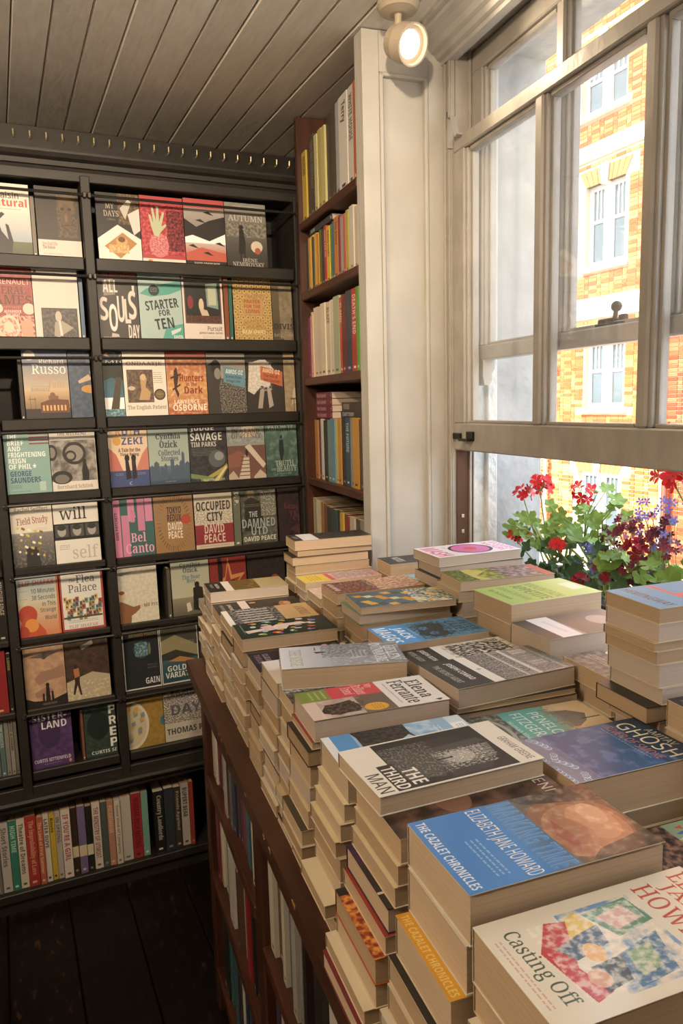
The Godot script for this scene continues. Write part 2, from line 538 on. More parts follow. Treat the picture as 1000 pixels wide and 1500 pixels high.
func build_room():
	var fl := thing("floor"); tag(fl, "dark worn floorboards in the aisle", "", "", "structure")
	part("subfloor", box_mesh(Vector3(-2.7, -0.12, -0.4), Vector3(1.05, -0.03, 4.5)), M.groove, fl)
	var pl := [box_mesh(Vector3(0, -0.03, 0), Vector3(0.1715, 0.0, 4.75), 0.003)]
	for k in range(-15, 8):
		var x := -0.092 + 0.173 * k
		var zl := z_limit(x + 0.17, 0.40)
		var me: Mesh = pl[0] if zl > 4.3 else box_mesh(Vector3(0, -0.03, 0), Vector3(0.1715, 0, zl + 0.35), 0.003)
		part("floorboard", me, M.floor[posmod(k * 7 + 2, 4)], fl, Transform3D(Basis(), Vector3(x, -0.001 * posmod(k * 3, 2), -0.35)))
	var ce := thing("ceiling"); tag(ce, "painted tongue-and-groove boarded ceiling", "", "", "structure")
	part("backing", box_mesh(Vector3(-2.8, CEIL_Y + 0.014, -0.5), Vector3(1.06, CEIL_Y + 0.3, 4.6)), M.groove, ce)
	for k in range(-34, 14):
		var x := 0.102 + 0.0805 * k
		var zl := z_limit(x + 0.08, 0.36)
		part("ceiling_board", box_mesh(Vector3(0, 0, 0), Vector3(0.0785, 0.018, zl + 0.35), 0.0035), M.ceil[posmod(k * 5 + 1, 4)], ce, Transform3D(Basis(), Vector3(x, CEIL_Y + 0.0006 * posmod(k * 7, 3), -0.35)))
	var w := part("wall_left", box_mesh(Vector3(-2.9, -0.1, -0.5), Vector3(-2.62, 2.6, 4.7)), M.cream_wall, self); tag(w, "", "", "", "structure")
	w = part("wall_back", box_mesh(Vector3(-2.9, -0.1, -0.6), Vector3(1.25, 2.6, -0.34)), M.black, self); tag(w, "", "", "", "structure")
	w = part("wall_front", box_mesh(Vector3(-2.9, -0.1, 4.4), Vector3(0.9, 2.6, 4.7)), M.cream_wall, self); tag(w, "", "", "", "structure")
	var wr := thing("wall_right", WT); tag(wr, "", "", "", "structure")
	var s := sta()
	bx(s, Vector3(0.225, -3.5, -7.0), Vector3(0.331, 6.0, 0.66))
	bx(s, Vector3(0.331, -3.5, -7.0), Vector3(0.47, 6.0, 0.70))
	bx(s, Vector3(0.225, -3.5, 2.33), Vector3(0.47, 6.0, 9.0))
	bx(s, Vector3(0.225, -3.5, 0.70), Vector3(0.47, 0.93, 2.33))
	bx(s, Vector3(0.225, 2.325, 0.70), Vector3(0.47, 6.0, 2.33))
	part("masonry", fin(s), M.outer, wr)
	s = sta()
	bx(s, Vector3(0.212, 0, 2.35), Vector3(0.226, 2.40, 4.6))
	bx(s, Vector3(0.212, 0, -0.3), Vector3(0.226, 2.40, 0.64))
	bx(s, Vector3(0.212, 0, 0.64), Vector3(0.226, 0.90, 2.35))
	part("plaster", fin(s), M.cream_wall, wr)
	# cornice over the window
	var cp := PackedVector2Array([Vector2(0.226, 2.298), Vector2(0.204, 2.298), Vector2(0.202, 2.306), Vector2(0.192, 2.309), Vector2(0.186, 2.318), Vector2(0.176, 2.322), Vector2(0.168, 2.333), Vector2(0.155, 2.341), Vector2(0.140, 2.345), Vector2(0.137, 2.352), Vector2(0.126, 2.354), Vector2(0.124, 2.372), Vector2(0.226, 2.372)])
	var co := part("trim_1", extrude(cp, 0.6595, 4.4), M.white, self, WT); tag(co, "moulded white cornice over the window", "", "", "structure")
	# panelled white pier between side bookcase and window
	var pr := thing("trim_2", WT); tag(pr, "white panelled pier beside the window", "", "", "structure")
	part("stile", box_mesh(Vector3(0.0, 0.0, 0.632), Vector3(0.043, 2.358, 0.659), 0.002), M.white, pr)
	part("stile", box_mesh(Vector3(0.168, 0.0, 0.632), Vector3(0.212, 2.358, 0.659), 0.002), M.white, pr)
	part("rail", box_mesh(Vector3(0.0425, 2.268, 0.632), Vector3(0.1685, 2.358, 0.6588)), M.white, pr)
	part("panel", box_mesh(Vector3(0.04, 0.0, 0.632), Vector3(0.17, 2.28, 0.647)), M.white, pr)
	for m in [[0.043, 0.052, 0.0, 2.268], [0.159, 0.168, 0.0, 2.268], [0.043, 0.168, 2.259, 2.268]]:
		part("moulding", box_mesh(Vector3(m[0], m[2], 0.645), Vector3(m[1], m[3], 0.6625), 0.004), M.white, pr)
	part("side_return", box_mesh(Vector3(0.0, 0.0, 0.61), Vector3(0.02, 2.358, 0.633)), M.white, pr)

# ---------------------------------------------------------------- sash window
func build_window():
	var w := thing("window_1", WT); tag(w, "white painted sash window, lower sash raised", "", "", "structure")
	# frame
	var s := sta()
	bx(s, Vector3(0.2115, 0.90, 0.655), Vector3(0.222, 2.33, 0.694), 0.001)
	bx(s, Vector3(0.205, 0.90, 0.664), Vector3(0.212, 2.33, 0.672), 0.002)
	bx(s, Vector3(0.207, 0.90, 0.683), Vector3(0.212, 2.33, 0.692), 0.002)
	bx(s, Vector3(0.222, 0.90, 0.64), Vector3(0.33, 2.33, 0.697))
	bx(s, Vector3(0.255, 0.90, 0.69), Vector3(0.2605, 2.33, 0.706), 0.001)
	part("jamb", fin(s), M.sash, w)
	part("outer_bead", box_mesh(Vector3(0.301, 0.932, 0.69), Vector3(0.33, 2.31, 0.714), 0.003), M.outer_white, w)
	s = sta()
	bx(s, Vector3(0.2115, 0.90, 2.316), Vector3(0.222, 2.33, 2.35), 0.001)
	bx(s, Vector3(0.222, 0.90, 2.313), Vector3(0.33, 2.33, 2.37))
	part("jamb", fin(s), M.sash, w)
	part("head", box_mesh(Vector3(0.2115, 2.318, 0.655), Vector3(0.33, 2.36, 2.35)), M.sash, w)
	part("sill", box_mesh(Vector3(0.19, 0.895, 0.66), Vector3(0.33, 0.93, 2.35), 0.004), M.sash, w)
	part("outer_sill", box_mesh(Vector3(0.33, 0.87, 0.60), Vector3(0.56, 0.932, 2.42), 0.006), M.outer, w)
	part("sash_channel", box_mesh(Vector3(0.222, 0.93, 0.694), Vector3(0.268, 1.378, 0.6995)), M.channel, w)
	part("outer_lining", box_mesh(Vector3(0.2685, 0.932, 0.69), Vector3(0.332, 2.31, 0.7005), 0.002), M.outer_white, w)
	for y in [1.165, 1.205]:
		part("screw", box_mesh(Vector3(0.234, y, 0.699), Vector3(0.241, y + 0.009, 0.702), 0.002), mat("d8d4cc", 0.3, 0.5, 0.7), w)
	part("pulley_slot", box_mesh(Vector3(0.2095, 2.150, 0.674), Vector3(0.2125, 2.19, 0.682), 0.001), M.darkmetal, w)
	var lower := sash(w, "lower_sash", 0.215, 0.254, 1.38, 1.448, 2.088, 2.12, 0.698, 0.760, true)
	for q in [[0.700, 0.738, 1.408, 1.423], [0.768, 0.80, 1.405, 1.428]]:
		s = sta()
		bx(s, Vector3(0.208, q[2], q[0]), Vector3(0.2155, q[3], q[1]), 0.003)
		if q[0] > 0.75: bx(s, Vector3(0.194, q[2], q[0] - 0.012), Vector3(0.209, q[2] + 0.006, q[1]), 0.002)
		part("sash_lift", fin(s), M.darkmetal, lower)
	# curled end of the sash tape at the top left corner
	var prof := PackedVector2Array()
	var back := PackedVector2Array()
	for k in 13:
		var t := k / 12.0
		var p := Vector2(0.694 + 0.05 * t, 2.166 - 0.046 * smoothstep(0.25, 0.75, t) + 0.004 * sin(t * PI * 2.0))
		prof.append(p); back.append(p + Vector2(0.0, -0.003))
	back.reverse(); prof.append_array(back)
	part("sash_tape", extrude(prof, 0.0, 0.016, Transform3D(Basis(Vector3(0, 0, 1), Vector3(0, 1, 0), Vector3(-1, 0, 0)), Vector3(0.216, 0, 0))), M.sash, lower)
	part("tape_strip", box_mesh(Vector3(0.2, 2.10, 0.6945), Vector3(0.2145, 2.166, 0.6975)), M.sash, lower)
	var upper := sash(w, "upper_sash", 0.262, 0.299, 1.600, 1.634, 2.268, 2.316, 0.698, 0.762, false)
	# horn below the upper sash stile
	var hp := PackedVector2Array([Vector2(0.264, 1.602), Vector2(0.297, 1.602), Vector2(0.296, 1.578), Vector2(0.288, 1.566), Vector2(0.290, 1.552), Vector2(0.280, 1.538), Vector2(0.268, 1.540), Vector2(0.264, 1.56)])
	part("sash_horn", extrude(hp, 0.700, 0.755), M.sash, upper)
	# dark latch on the meeting rail
	s = sta()
	bx(s, Vector3(0.268, 1.6335, 1.165), Vector3(0.292, 1.639, 1.245), 0.001)
	bx(s, Vector3(0.270, 1.639, 1.170), Vector3(0.290, 1.648, 1.215), 0.003)
	bx(s, Vector3(0.274, 1.639, 1.222), Vector3(0.286, 1.652, 1.24), 0.003)
	tube(s, [Vector3(0.280, 1.645, 1.208), Vector3(0.279, 1.662, 1.212)], 0.0045, 0.0045, 8)
	for k in 6:
		var a0 := -PI / 2 + PI * k / 6; var a1 := -PI / 2 + PI * (k + 1) / 6
		for j in 10:
			var b0 := TAU * j / 10; var b1 := TAU * (j + 1) / 10
			var c := Vector3(0.279, 1.668, 1.213)
			var f := func(a, b) -> Vector3: return c + Vector3(cos(a) * cos(b), sin(a), cos(a) * sin(b)) * 0.0105
			quad_out(s, f.call(a0, b0), f.call(a0, b1), f.call(a1, b1), f.call(a1, b0), c)
	part("latch", fin(s), M.darkmetal, upper)

func sash(w: Node3D, called: String, u0: float, u1: float, y0: float, y1: float, y2: float, y3: float, v0: float, v1: float, inner: bool) -> Node3D:
	var o := Node3D.new(); o.name = called; w.add_child(o)
	var um := lerpf(u0, u1, 0.45)
	var ve := 2.31
	var bars := [[v0, v1], [1.024, 1.075], [1.330, 1.380], [1.636, 1.686], [1.942, 1.992], [2.25, ve]]
	part("bottom_rail", box_mesh(Vector3(u0, y0, v0), Vector3(u1, y1, ve), 0.003), M.sash, o)
	part("top_rail", box_mesh(Vector3(u0, y2, v0), Vector3(u1, y3, ve), 0.003), M.sash, o)
	for k in 6:
		var b: Array = bars[k]
		var s := sta()
		var pad := 0.012
		if k == 0: bx(s, Vector3(u0, y1, b[0]), Vector3(u1, y2, b[1] - pad), 0.002)
		elif k == 5: bx(s, Vector3(u0, y1, b[0] + pad), Vector3(u1, y2, b[1]), 0.002)
		else: bx(s, Vector3(u0, y1, b[0] + pad), Vector3(u1, y2, b[1] - pad), 0.004)
		bx(s, Vector3(lerpf(u0, u1, 0.18), y1, b[0] + pad * 0.5), Vector3(u1 - 0.002, y2, b[1] - pad * 0.5), 0.002)
		bx(s, Vector3(lerpf(u0, u1, 0.45), y1, b[0]), Vector3(u1 - 0.004, y2, b[1]), 0.001)
		part("stile" if k % 5 == 0 else "glazing_bar", fin(s), M.sash, o)
	for k in 5:
		var a: float = bars[k][1]; var b: float = bars[k + 1][0]
		var s := sta()   # bead along rail
		bx(s, Vector3(lerpf(u0, u1, 0.25), y1, a), Vector3(u1 - 0.003, y1 + 0.007, b), 0.002)
		bx(s, Vector3(lerpf(u0, u1, 0.25), y2 - 0.010, a), Vector3(u1 - 0.003, y2, b), 0.002)
		part("glazing_bead", fin(s), M.sash, o)
		part("pane", box_mesh(Vector3(um + 0.004, y1 + 0.001, a - 0.004), Vector3(um + 0.007, y2 - 0.001, b + 0.004)), M.glass, o)
	return o

# ---------------------------------------------------------------- street and houses opposite
func brick_colors(kind: int) -> Array:
	return [["c4683a", "cf7a48", "b85a30", "d68c5c"], ["a8482c", "b65736", "9a4128", "bf6a48"]][kind]

func build_outside():
	var st := part("street", box_mesh(Vector3(0.6, -3.7, -40), Vector3(60, -3.5, 30)), mat("b8b2a8", 0.9), self)
	tag(st, "", "", "", "structure")
	st.name = "floor_street"
	# three floors of windows, shallow white bands, keystones
	var holes := [[-9.90, -8.72, 6.95, 8.06], [-9.72, -8.68, 4.08, 5.62], [-9.68, -8.62, 1.30, 2.62], [-9.80, -8.68, -1.55, 0.0], [-9.9, -8.72, 9.6, 11.0]]
	var bands := [[6.10, 6.38], [3.07, 3.43]]
	house("brick_house", "sunlit orange brick house front across the street with white sash windows", -14.0, -7.62, 0, holes, bands, 11.0)
	house("brick_house", "darker red brick house front across the street, seen behind the right-hand panes", -7.60, -3.5, 1, [[-6.6, -5.5, 4.1, 5.6], [-6.6, -5.5, 1.3, 2.7]], [], 11.06)

func house(called: String, label: String, z0: float, z1: float, kind: int, holes: Array, bands: Array, X: float):
	var h := thing(called, Transform3D(Basis(), Vector3(X, -3.5, (z0 + z1) / 2)))
	tag(h, label, "building", "houses across the street")
	var off := -h.position
	var Y0 := -3.5; var Y1 := 11.5
	# mortar core, pieced round the openings
	var s := sta()
	var zs := [z0, z1]
	for q in holes: zs.append(q[0]); zs.append(q[1])
	zs.sort()
	for i in zs.size() - 1:
		if zs[i + 1] - zs[i] < 0.001: continue
		var zm: float = (zs[i] + zs[i + 1]) / 2
		var ys := [Y0]
		var hs := []
		for q in holes:
			if zm > q[0] and zm < q[1]: hs.append(q)
		hs.sort_custom(func(a, b): return a[2] < b[2])
		for q in hs: ys.append(q[2]); ys.append(q[3])
		ys.append(Y1)
		for j in range(0, ys.size(), 2):
			bx(s, Vector3(X, ys[j], zs[i]) + off, Vector3(X + 0.35, ys[j + 1], zs[i + 1]) + off)
	part("wall", fin(s), mat("e0c9a8" if kind == 0 else "c9a58c", 0.9), h)
	part("room_backing", box_mesh(Vector3(X + 0.3, Y0, z0) + off, Vector3(X + 0.4, Y1, z1) + off), mat("6d7378", 0.6), h)
	var skip := []
	for q in holes:
		skip.append(q)
		skip.append([q[0] - 0.22, q[1] + 0.22, q[3], q[3] + 0.34])
		skip.append([q[0] - 0.1, q[1] + 0.1, q[2] - 0.12, q[2]])
	for b in bands: skip.append([z0, z1, b[0], b[1]])
	# bricks
	var cols := brick_colors(kind)
	var mats := []
	for c in cols: mats.append(mat(c, 0.85, 0.3))
	var meshes := [box_mesh(Vector3(-0.010, 0, 0), Vector3(0.02, 0.064, 0.213), 0.004), box_mesh(Vector3(-0.010, 0, 0), Vector3(0.02, 0.064, 0.101), 0.004)]
	var vz0 := maxf(z0, -11.6); var vz1 := minf(z1, -6.4)
	var rest := SurfaceTool.new(); rest.begin(Mesh.PRIMITIVE_TRIANGLES); rest.set_smooth_group(-1)
	var made := 0
	var rest_n := 0
	for cy in range(0, 168):
		var y := -1.6 + cy * 0.075
		var z := vz0 - (0.1125 if cy % 2 else 0.0)
		var k := cy
		while z < vz1 - 0.02:
			var long := (k % 2) == 0
			var L := 0.213 if long else 0.101
			var ok := z >= vz0 - 0.001 and z + L <= z1
			for q in skip:
				if z + L > q[0] and z < q[1] and y + 0.064 > q[2] and y < q[3]: ok = false
			if ok:
				var ck := rng.randi() % 4
				var near := (y > -0.95 and y < 0.22) if kind == 0 else (y > -0.6 and y < 2.2)
				if near and made < 300:
					part("brick", meshes[0 if long else 1], mats[ck], h, Transform3D(Basis(), Vector3(X - 0.001 - rng.randf() * 0.003, y, z) + off))
					made += 1
				else:
					rest.set_color(hexc(cols[ck]).srgb_to_linear())
					bx(rest, Vector3(X - 0.011, y, z) + off, Vector3(X + 0.005, y + 0.064, z + L) + off)
					rest_n += 1
			z += L + 0.011
			k += 1
	if rest_n:
		var vm := mat("ffffff", 0.85, 0.3); vm.vertex_color_use_as_albedo = true
		var ro := part("brickwork", fin(rest), vm, h); tag(ro, "", "", "", "stuff")
	var wm := mat("f2efe8", 0.6)
	var stone := mat("efe9dd", 0.8)
	var arch := mat(cols[1], 0.85)
	for b in bands:
		part("stone_band", box_mesh(Vector3(X - 0.05, b[0], z0) + off, Vector3(X + 0.01, b[1], z1) + off, 0.012), stone, h)
	var gl := mat("55646c", 0.08, 0.6)
	var cur := mat("e8e6e0", 0.8)
	for q in holes:
		var nm := Node3D.new(); nm.name = "window"; h.add_child(nm, true)
		var zc: float = (q[0] + q[1]) / 2
		part("sill", box_mesh(Vector3(X - 0.10, q[2] - 0.10, q[0] - 0.08) + off, Vector3(X + 0.15, q[2], q[1] + 0.08) + off, 0.01), stone, nm)
		s = sta()
		var fi := 0
		for f in [[q[0], q[0] + 0.10, q[2], q[3]], [q[1] - 0.10, q[1], q[2], q[3]], [zc - 0.13, zc + 0.13, q[2], q[3]], [q[0], q[1], q[3] - 0.09, q[3]], [q[0], q[1], q[2], q[2] + 0.10], [q[0], q[1], lerpf(q[2], q[3], 0.56) - 0.03, lerpf(q[2], q[3], 0.56) + 0.03]]:
			fi += 1
			bx(s, Vector3(X + 0.10 + fi * 0.002, f[2], f[0]) + off, Vector3(X + 0.16 + fi * 0.002, f[3], f[1]) + off)
		for side in [q[0] + 0.10, zc + 0.13]:
			for t in 2:
				var zz: float = side + (0.5 * (q[1] - q[0]) - 0.23) * (t + 1) / 3.0
				bx(s, Vector3(X + 0.118, lerpf(q[2], q[3], 0.56), zz - 0.012) + off, Vector3(X + 0.15, q[3], zz + 0.012) + off)
		part("frame", fin(s), wm, nm)
		for side in 2:
			var a: float = q[0] + 0.1 if side == 0 else zc + 0.13
			var b: float = zc - 0.13 if side == 0 else q[1] - 0.1
			part("pane", box_mesh(Vector3(X + 0.135, q[2] + 0.1, a) + off, Vector3(X + 0.14, q[3] - 0.09, b) + off), gl, nm)
		# flat gauged arch and keystone
		var ph := off
		for k in 9:
			var t0 := -1.0 + 2.0 * k / 9.0; var t1 := -1.0 + 2.0 * (k + 1) / 9.0
			if k == 4: continue
			var hw: float = (q[1] - q[0]) / 2
			var pf := PackedVector2Array([Vector2(zc + t0 * hw + 0.006, q[3]), Vector2(zc + t1 * hw - 0.006, q[3]), Vector2(zc + t1 * (hw + 0.17) - 0.006, q[3] + 0.30), Vector2(zc + t0 * (hw + 0.17) + 0.006, q[3] + 0.30)])
			part("arch_brick", extrude(pf, -0.012, 0.1, Transform3D(Basis(Vector3(0, 0, 1), Vector3(0, 1, 0), Vector3(1, 0, 0)), Vector3(X, 0, 0) + ph)), arch, nm)
		var kp := PackedVector2Array([Vector2(zc - 0.07, q[3] - 0.03), Vector2(zc + 0.07, q[3] - 0.03), Vector2(zc + 0.11, q[3] + 0.34), Vector2(zc - 0.11, q[3] + 0.34)])
		part("keystone", extrude(kp, -0.05, 0.1, Transform3D(Basis(Vector3(0, 0, 1), Vector3(0, 1, 0), Vector3(1, 0, 0)), Vector3(X, 0, 0) + ph)), stone, nm)
	s = sta()
	var pz := -10.72 if kind == 0 else -7.50
	tube(s, [Vector3(X - 0.09, -3.5, pz) + off, Vector3(X - 0.09, 1.05, pz) + off], 0.045, 0.045, 10)
	if kind == 0:
		bx(s, Vector3(X - 0.2, 1.0, pz - 0.14) + off, Vector3(X, 1.3, pz + 0.14) + off, 0.03)
		tube(s, [Vector3(X - 0.13, 1.3, pz) + off, Vector3(X - 0.13, 2.2, pz) + off], 0.12, 0.12, 12)
		bx(s, Vector3(X - 0.28, 2.2, pz - 0.17) + off, Vector3(X, 2.32, pz + 0.17) + off, 0.03)
	part("drainpipe", fin(s), mat("b9b4aa" if kind == 0 else "7c4a3a", 0.6), h)

# ---------------------------------------------------------------- bookcases and table
const ROWS := [1.932, 1.710, 1.483, 1.272, 1.058, 0.850, 0.633, 0.440]   # top of each front lip

func build_back_bookcase():
	var o := thing("bookcase", Transform3D(Basis(), Vector3(0.4, 0, 0)))
	tag(o, "tall black face-out bookcase filling the back wall", "bookcase")
	var f := Vector3(-0.4, 0, 0)
	var X0 := -0.75; var X1 := 0.935
	part("back_panel", box_mesh(Vector3(X0, 0.02, -0.20) + f, Vector3(X1, 2.16, -0.185) + f), M.black, o)
	for x in [X0, -0.014, 0.269, X1 - 0.03]:
		part("upright", box_mesh(Vector3(x - 0.004, 0.37 if absf(x) < 0.4 else 0.02, -0.19) + f, Vector3(x + 0.022, 2.15, 0.032) + f, 0.002), M.black, o)
	var bays := [[X0 + 0.024, -0.020], [0.011, 0.263], [0.294, X1 - 0.036]]
	for r in 8:
		for b in bays:
			var s := sta()
			bx(s, Vector3(b[0], ROWS[r] - 0.0120, -0.186) + f, Vector3(b[1], ROWS[r] - 0.0055, 0.008) + f, 0.001)
			bx(s, Vector3(b[0], ROWS[r] - [0.036, 0.036, 0.032, 0.026, 0.020, 0.018, 0.018, 0.030][r], 0.0075) + f, Vector3(b[1], ROWS[r], 0.024) + f, 0.003)
			part("shelf", fin(s), M.black, o)
			if b[0] < -0.1 : continue
			s = sta()
			var y: float = ROWS[r] + [0.165, 0.168, 0.168, 0.173, 0.183, 0.183, 0.194, 0.182][r]
			tube(s, [Vector3(b[0] - 0.014, y, 0.038) + f, Vector3(b[1] + 0.012, y, 0.038) + f], 0.0042, 0.0042, 8)
			for x in [b[0] - 0.012, b[1] + 0.006]:
				bx(s, Vector3(x, y - 0.008, 0.031) + f, Vector3(x + 0.01, y + 0.008, 0.043) + f, 0.002)
			part("retaining_rod", fin(s), M.rod, o)
	# panel under the last row, ledge, lower shelf, plinth
	part("apron", box_mesh(Vector3(X0, 0.37, -0.02) + f, Vector3(X1, 0.397, 0.026) + f, 0.002), M.black, o)
	var lp := PackedVector2Array([Vector2(0.0, 0.335), Vector2(0.040, 0.335), Vector2(0.046, 0.342), Vector2(0.046, 0.352), Vector2(0.056, 0.358), Vector2(0.060, 0.366), Vector2(0.056, 0.374), Vector2(0.0, 0.374)])
	part("ledge", extrude(lp, X0, X1, Transform3D(Basis(Vector3(0, 0, 1), Vector3(0, 1, 0), Vector3(1, 0, 0)), f)), M.black, o)
	part("bottom_shelf", box_mesh(Vector3(X0, 0.045, -0.19) + f, Vector3(X1, 0.072, 0.03) + f, 0.002), M.black, o)
	part("plinth", box_mesh(Vector3(X0, 0.0, -0.10) + f, Vector3(X1, 0.046, 0.012) + f), M.black, o)
	part("top_board", box_mesh(Vector3(X0, 2.135, -0.2) + f, Vector3(X1, 2.165, 0.02) + f, 0.002), M.black, o)
	var cp := PackedVector2Array([Vector2(-0.2, 2.160), Vector2(0.020, 2.160), Vector2(0.024, 2.168), Vector2(0.030, 2.170), Vector2(0.033, 2.182), Vector2(0.046, 2.188), Vector2(0.052, 2.198), Vector2(0.052, 2.204), Vector2(-0.2, 2.204)])
	part("cornice", extrude(cp, X0, X1, Transform3D(Basis(Vector3(0, 0, 1), Vector3(0, 1, 0), Vector3(1, 0, 0)), f)), M.black, o)
	part("fascia", box_mesh(Vector3(X0, 2.19, -0.265) + f, Vector3(1.08, 2.358, -0.25) + f), M.black, o)
	for k in 25:
		var x := -0.07 + 0.0463 * k
		if x > 1.0: continue
		var s := sta()
		tube(s, [Vector3(0, 0, -0.002), Vector3(0, 0, 0.012), Vector3(0, 0.003, 0.017), Vector3(0, 0.018, 0.018)], 0.0028, 0.0024, 6)
		part("hook", fin(s), M.brass, o, Transform3D(Basis(), Vector3(x, 2.322, -0.25) + f))

const SIDE := [2.050, 1.843, 1.585, 1.275, 0.958]   # shelf tops

func build_side_bookcase():
	var o := thing("bookcase", WT * Transform3D(Basis(), Vector3(0.1, 0, 0.37)))
	tag(o, "brown wooden bookcase built in beside the white pier", "bookcase")
	var f := Vector3(-0.1, 0, -0.37)
	part("back_panel", box_mesh(Vector3(0.195, 0.0, 0.10) + f, Vector3(0.208, 2.355, 0.605) + f), M.brown_v, o)
	part("upright", box_mesh(Vector3(0.0, 0.0, 0.090) + f, Vector3(0.196, 2.355, 0.112) + f, 0.002), M.brown_v, o)
	part("upright", box_mesh(Vector3(0.004, 0.0, 0.600) + f, Vector3(0.196, 2.355, 0.6085) + f, 0.002), M.brown_v, o)
	for y in SIDE + [0.62, 0.30]:
		part("shelf", box_mesh(Vector3(0.002, y - 0.024, 0.1125) + f, Vector3(0.195, y, 0.5995) + f, 0.003), M.brown, o)

func build_table():
	var o := thing("display_table", WT * Transform3D(Basis(), Vector3(-0.13, 0, 1.4)))
	tag(o, "long brown wooden table bookcase loaded with paperback stacks", "table")
	var f := Vector3(0.13, 0, -1.4)
	part("tabletop", extrude(PackedVector2Array([Vector2(-0.462, 0.535), Vector2(-0.004, 0.535), Vector2(-0.004, 0.666), Vector2(0.186, 0.666), Vector2(0.186, 2.30), Vector2(-0.462, 2.30)]), TABLE_Y - 0.032, TABLE_Y, Transform3D(Basis(Vector3(1, 0, 0), Vector3(0, 0, 1), Vector3(0, 1, 0)), f)), M.brown_top, o)
	for v in [0.642, 1.203, 1.76, 2.25]:
		part("upright", box_mesh(Vector3(-0.447, 0.0, v) + f, Vector3(0.15 if v > 0.7 else -0.006, TABLE_Y - 0.0325, v + 0.05) + f, 0.003), M.brown_v, o)
	for b in [[0.692, 1.203, [0.635, 0.384, 0.126]], [1.253, 1.76, [0.598, 0.36, 0.126]], [1.81, 2.25, [0.598, 0.36, 0.126]]]:
		for y in b[2]:
			part("shelf", box_mesh(Vector3(-0.449, y - 0.028, b[0] + 0.0005) + f, Vector3(0.15, y, b[1] - 0.0005) + f, 0.003), M.brown, o)
	part("centre_panel", box_mesh(Vector3(-0.26, 0.0, 0.645) + f, Vector3(-0.25, TABLE_Y - 0.033, 2.29) + f), M.brown_v, o)
	# worn spots where the varnish has gone along the front edge
	for v in [0.985, 1.012, 1.07, 1.23, 1.36, 1.395, 1.52]:
		part("worn_edge", box_mesh(Vector3(-0.4628, TABLE_Y - 0.006 - rng.randf() * 0.004, v) + f, Vector3(-0.4605, TABLE_Y - 0.0035, v + rng.randf_range(0.006, 0.016)) + f, 0.001), M.worn, o)

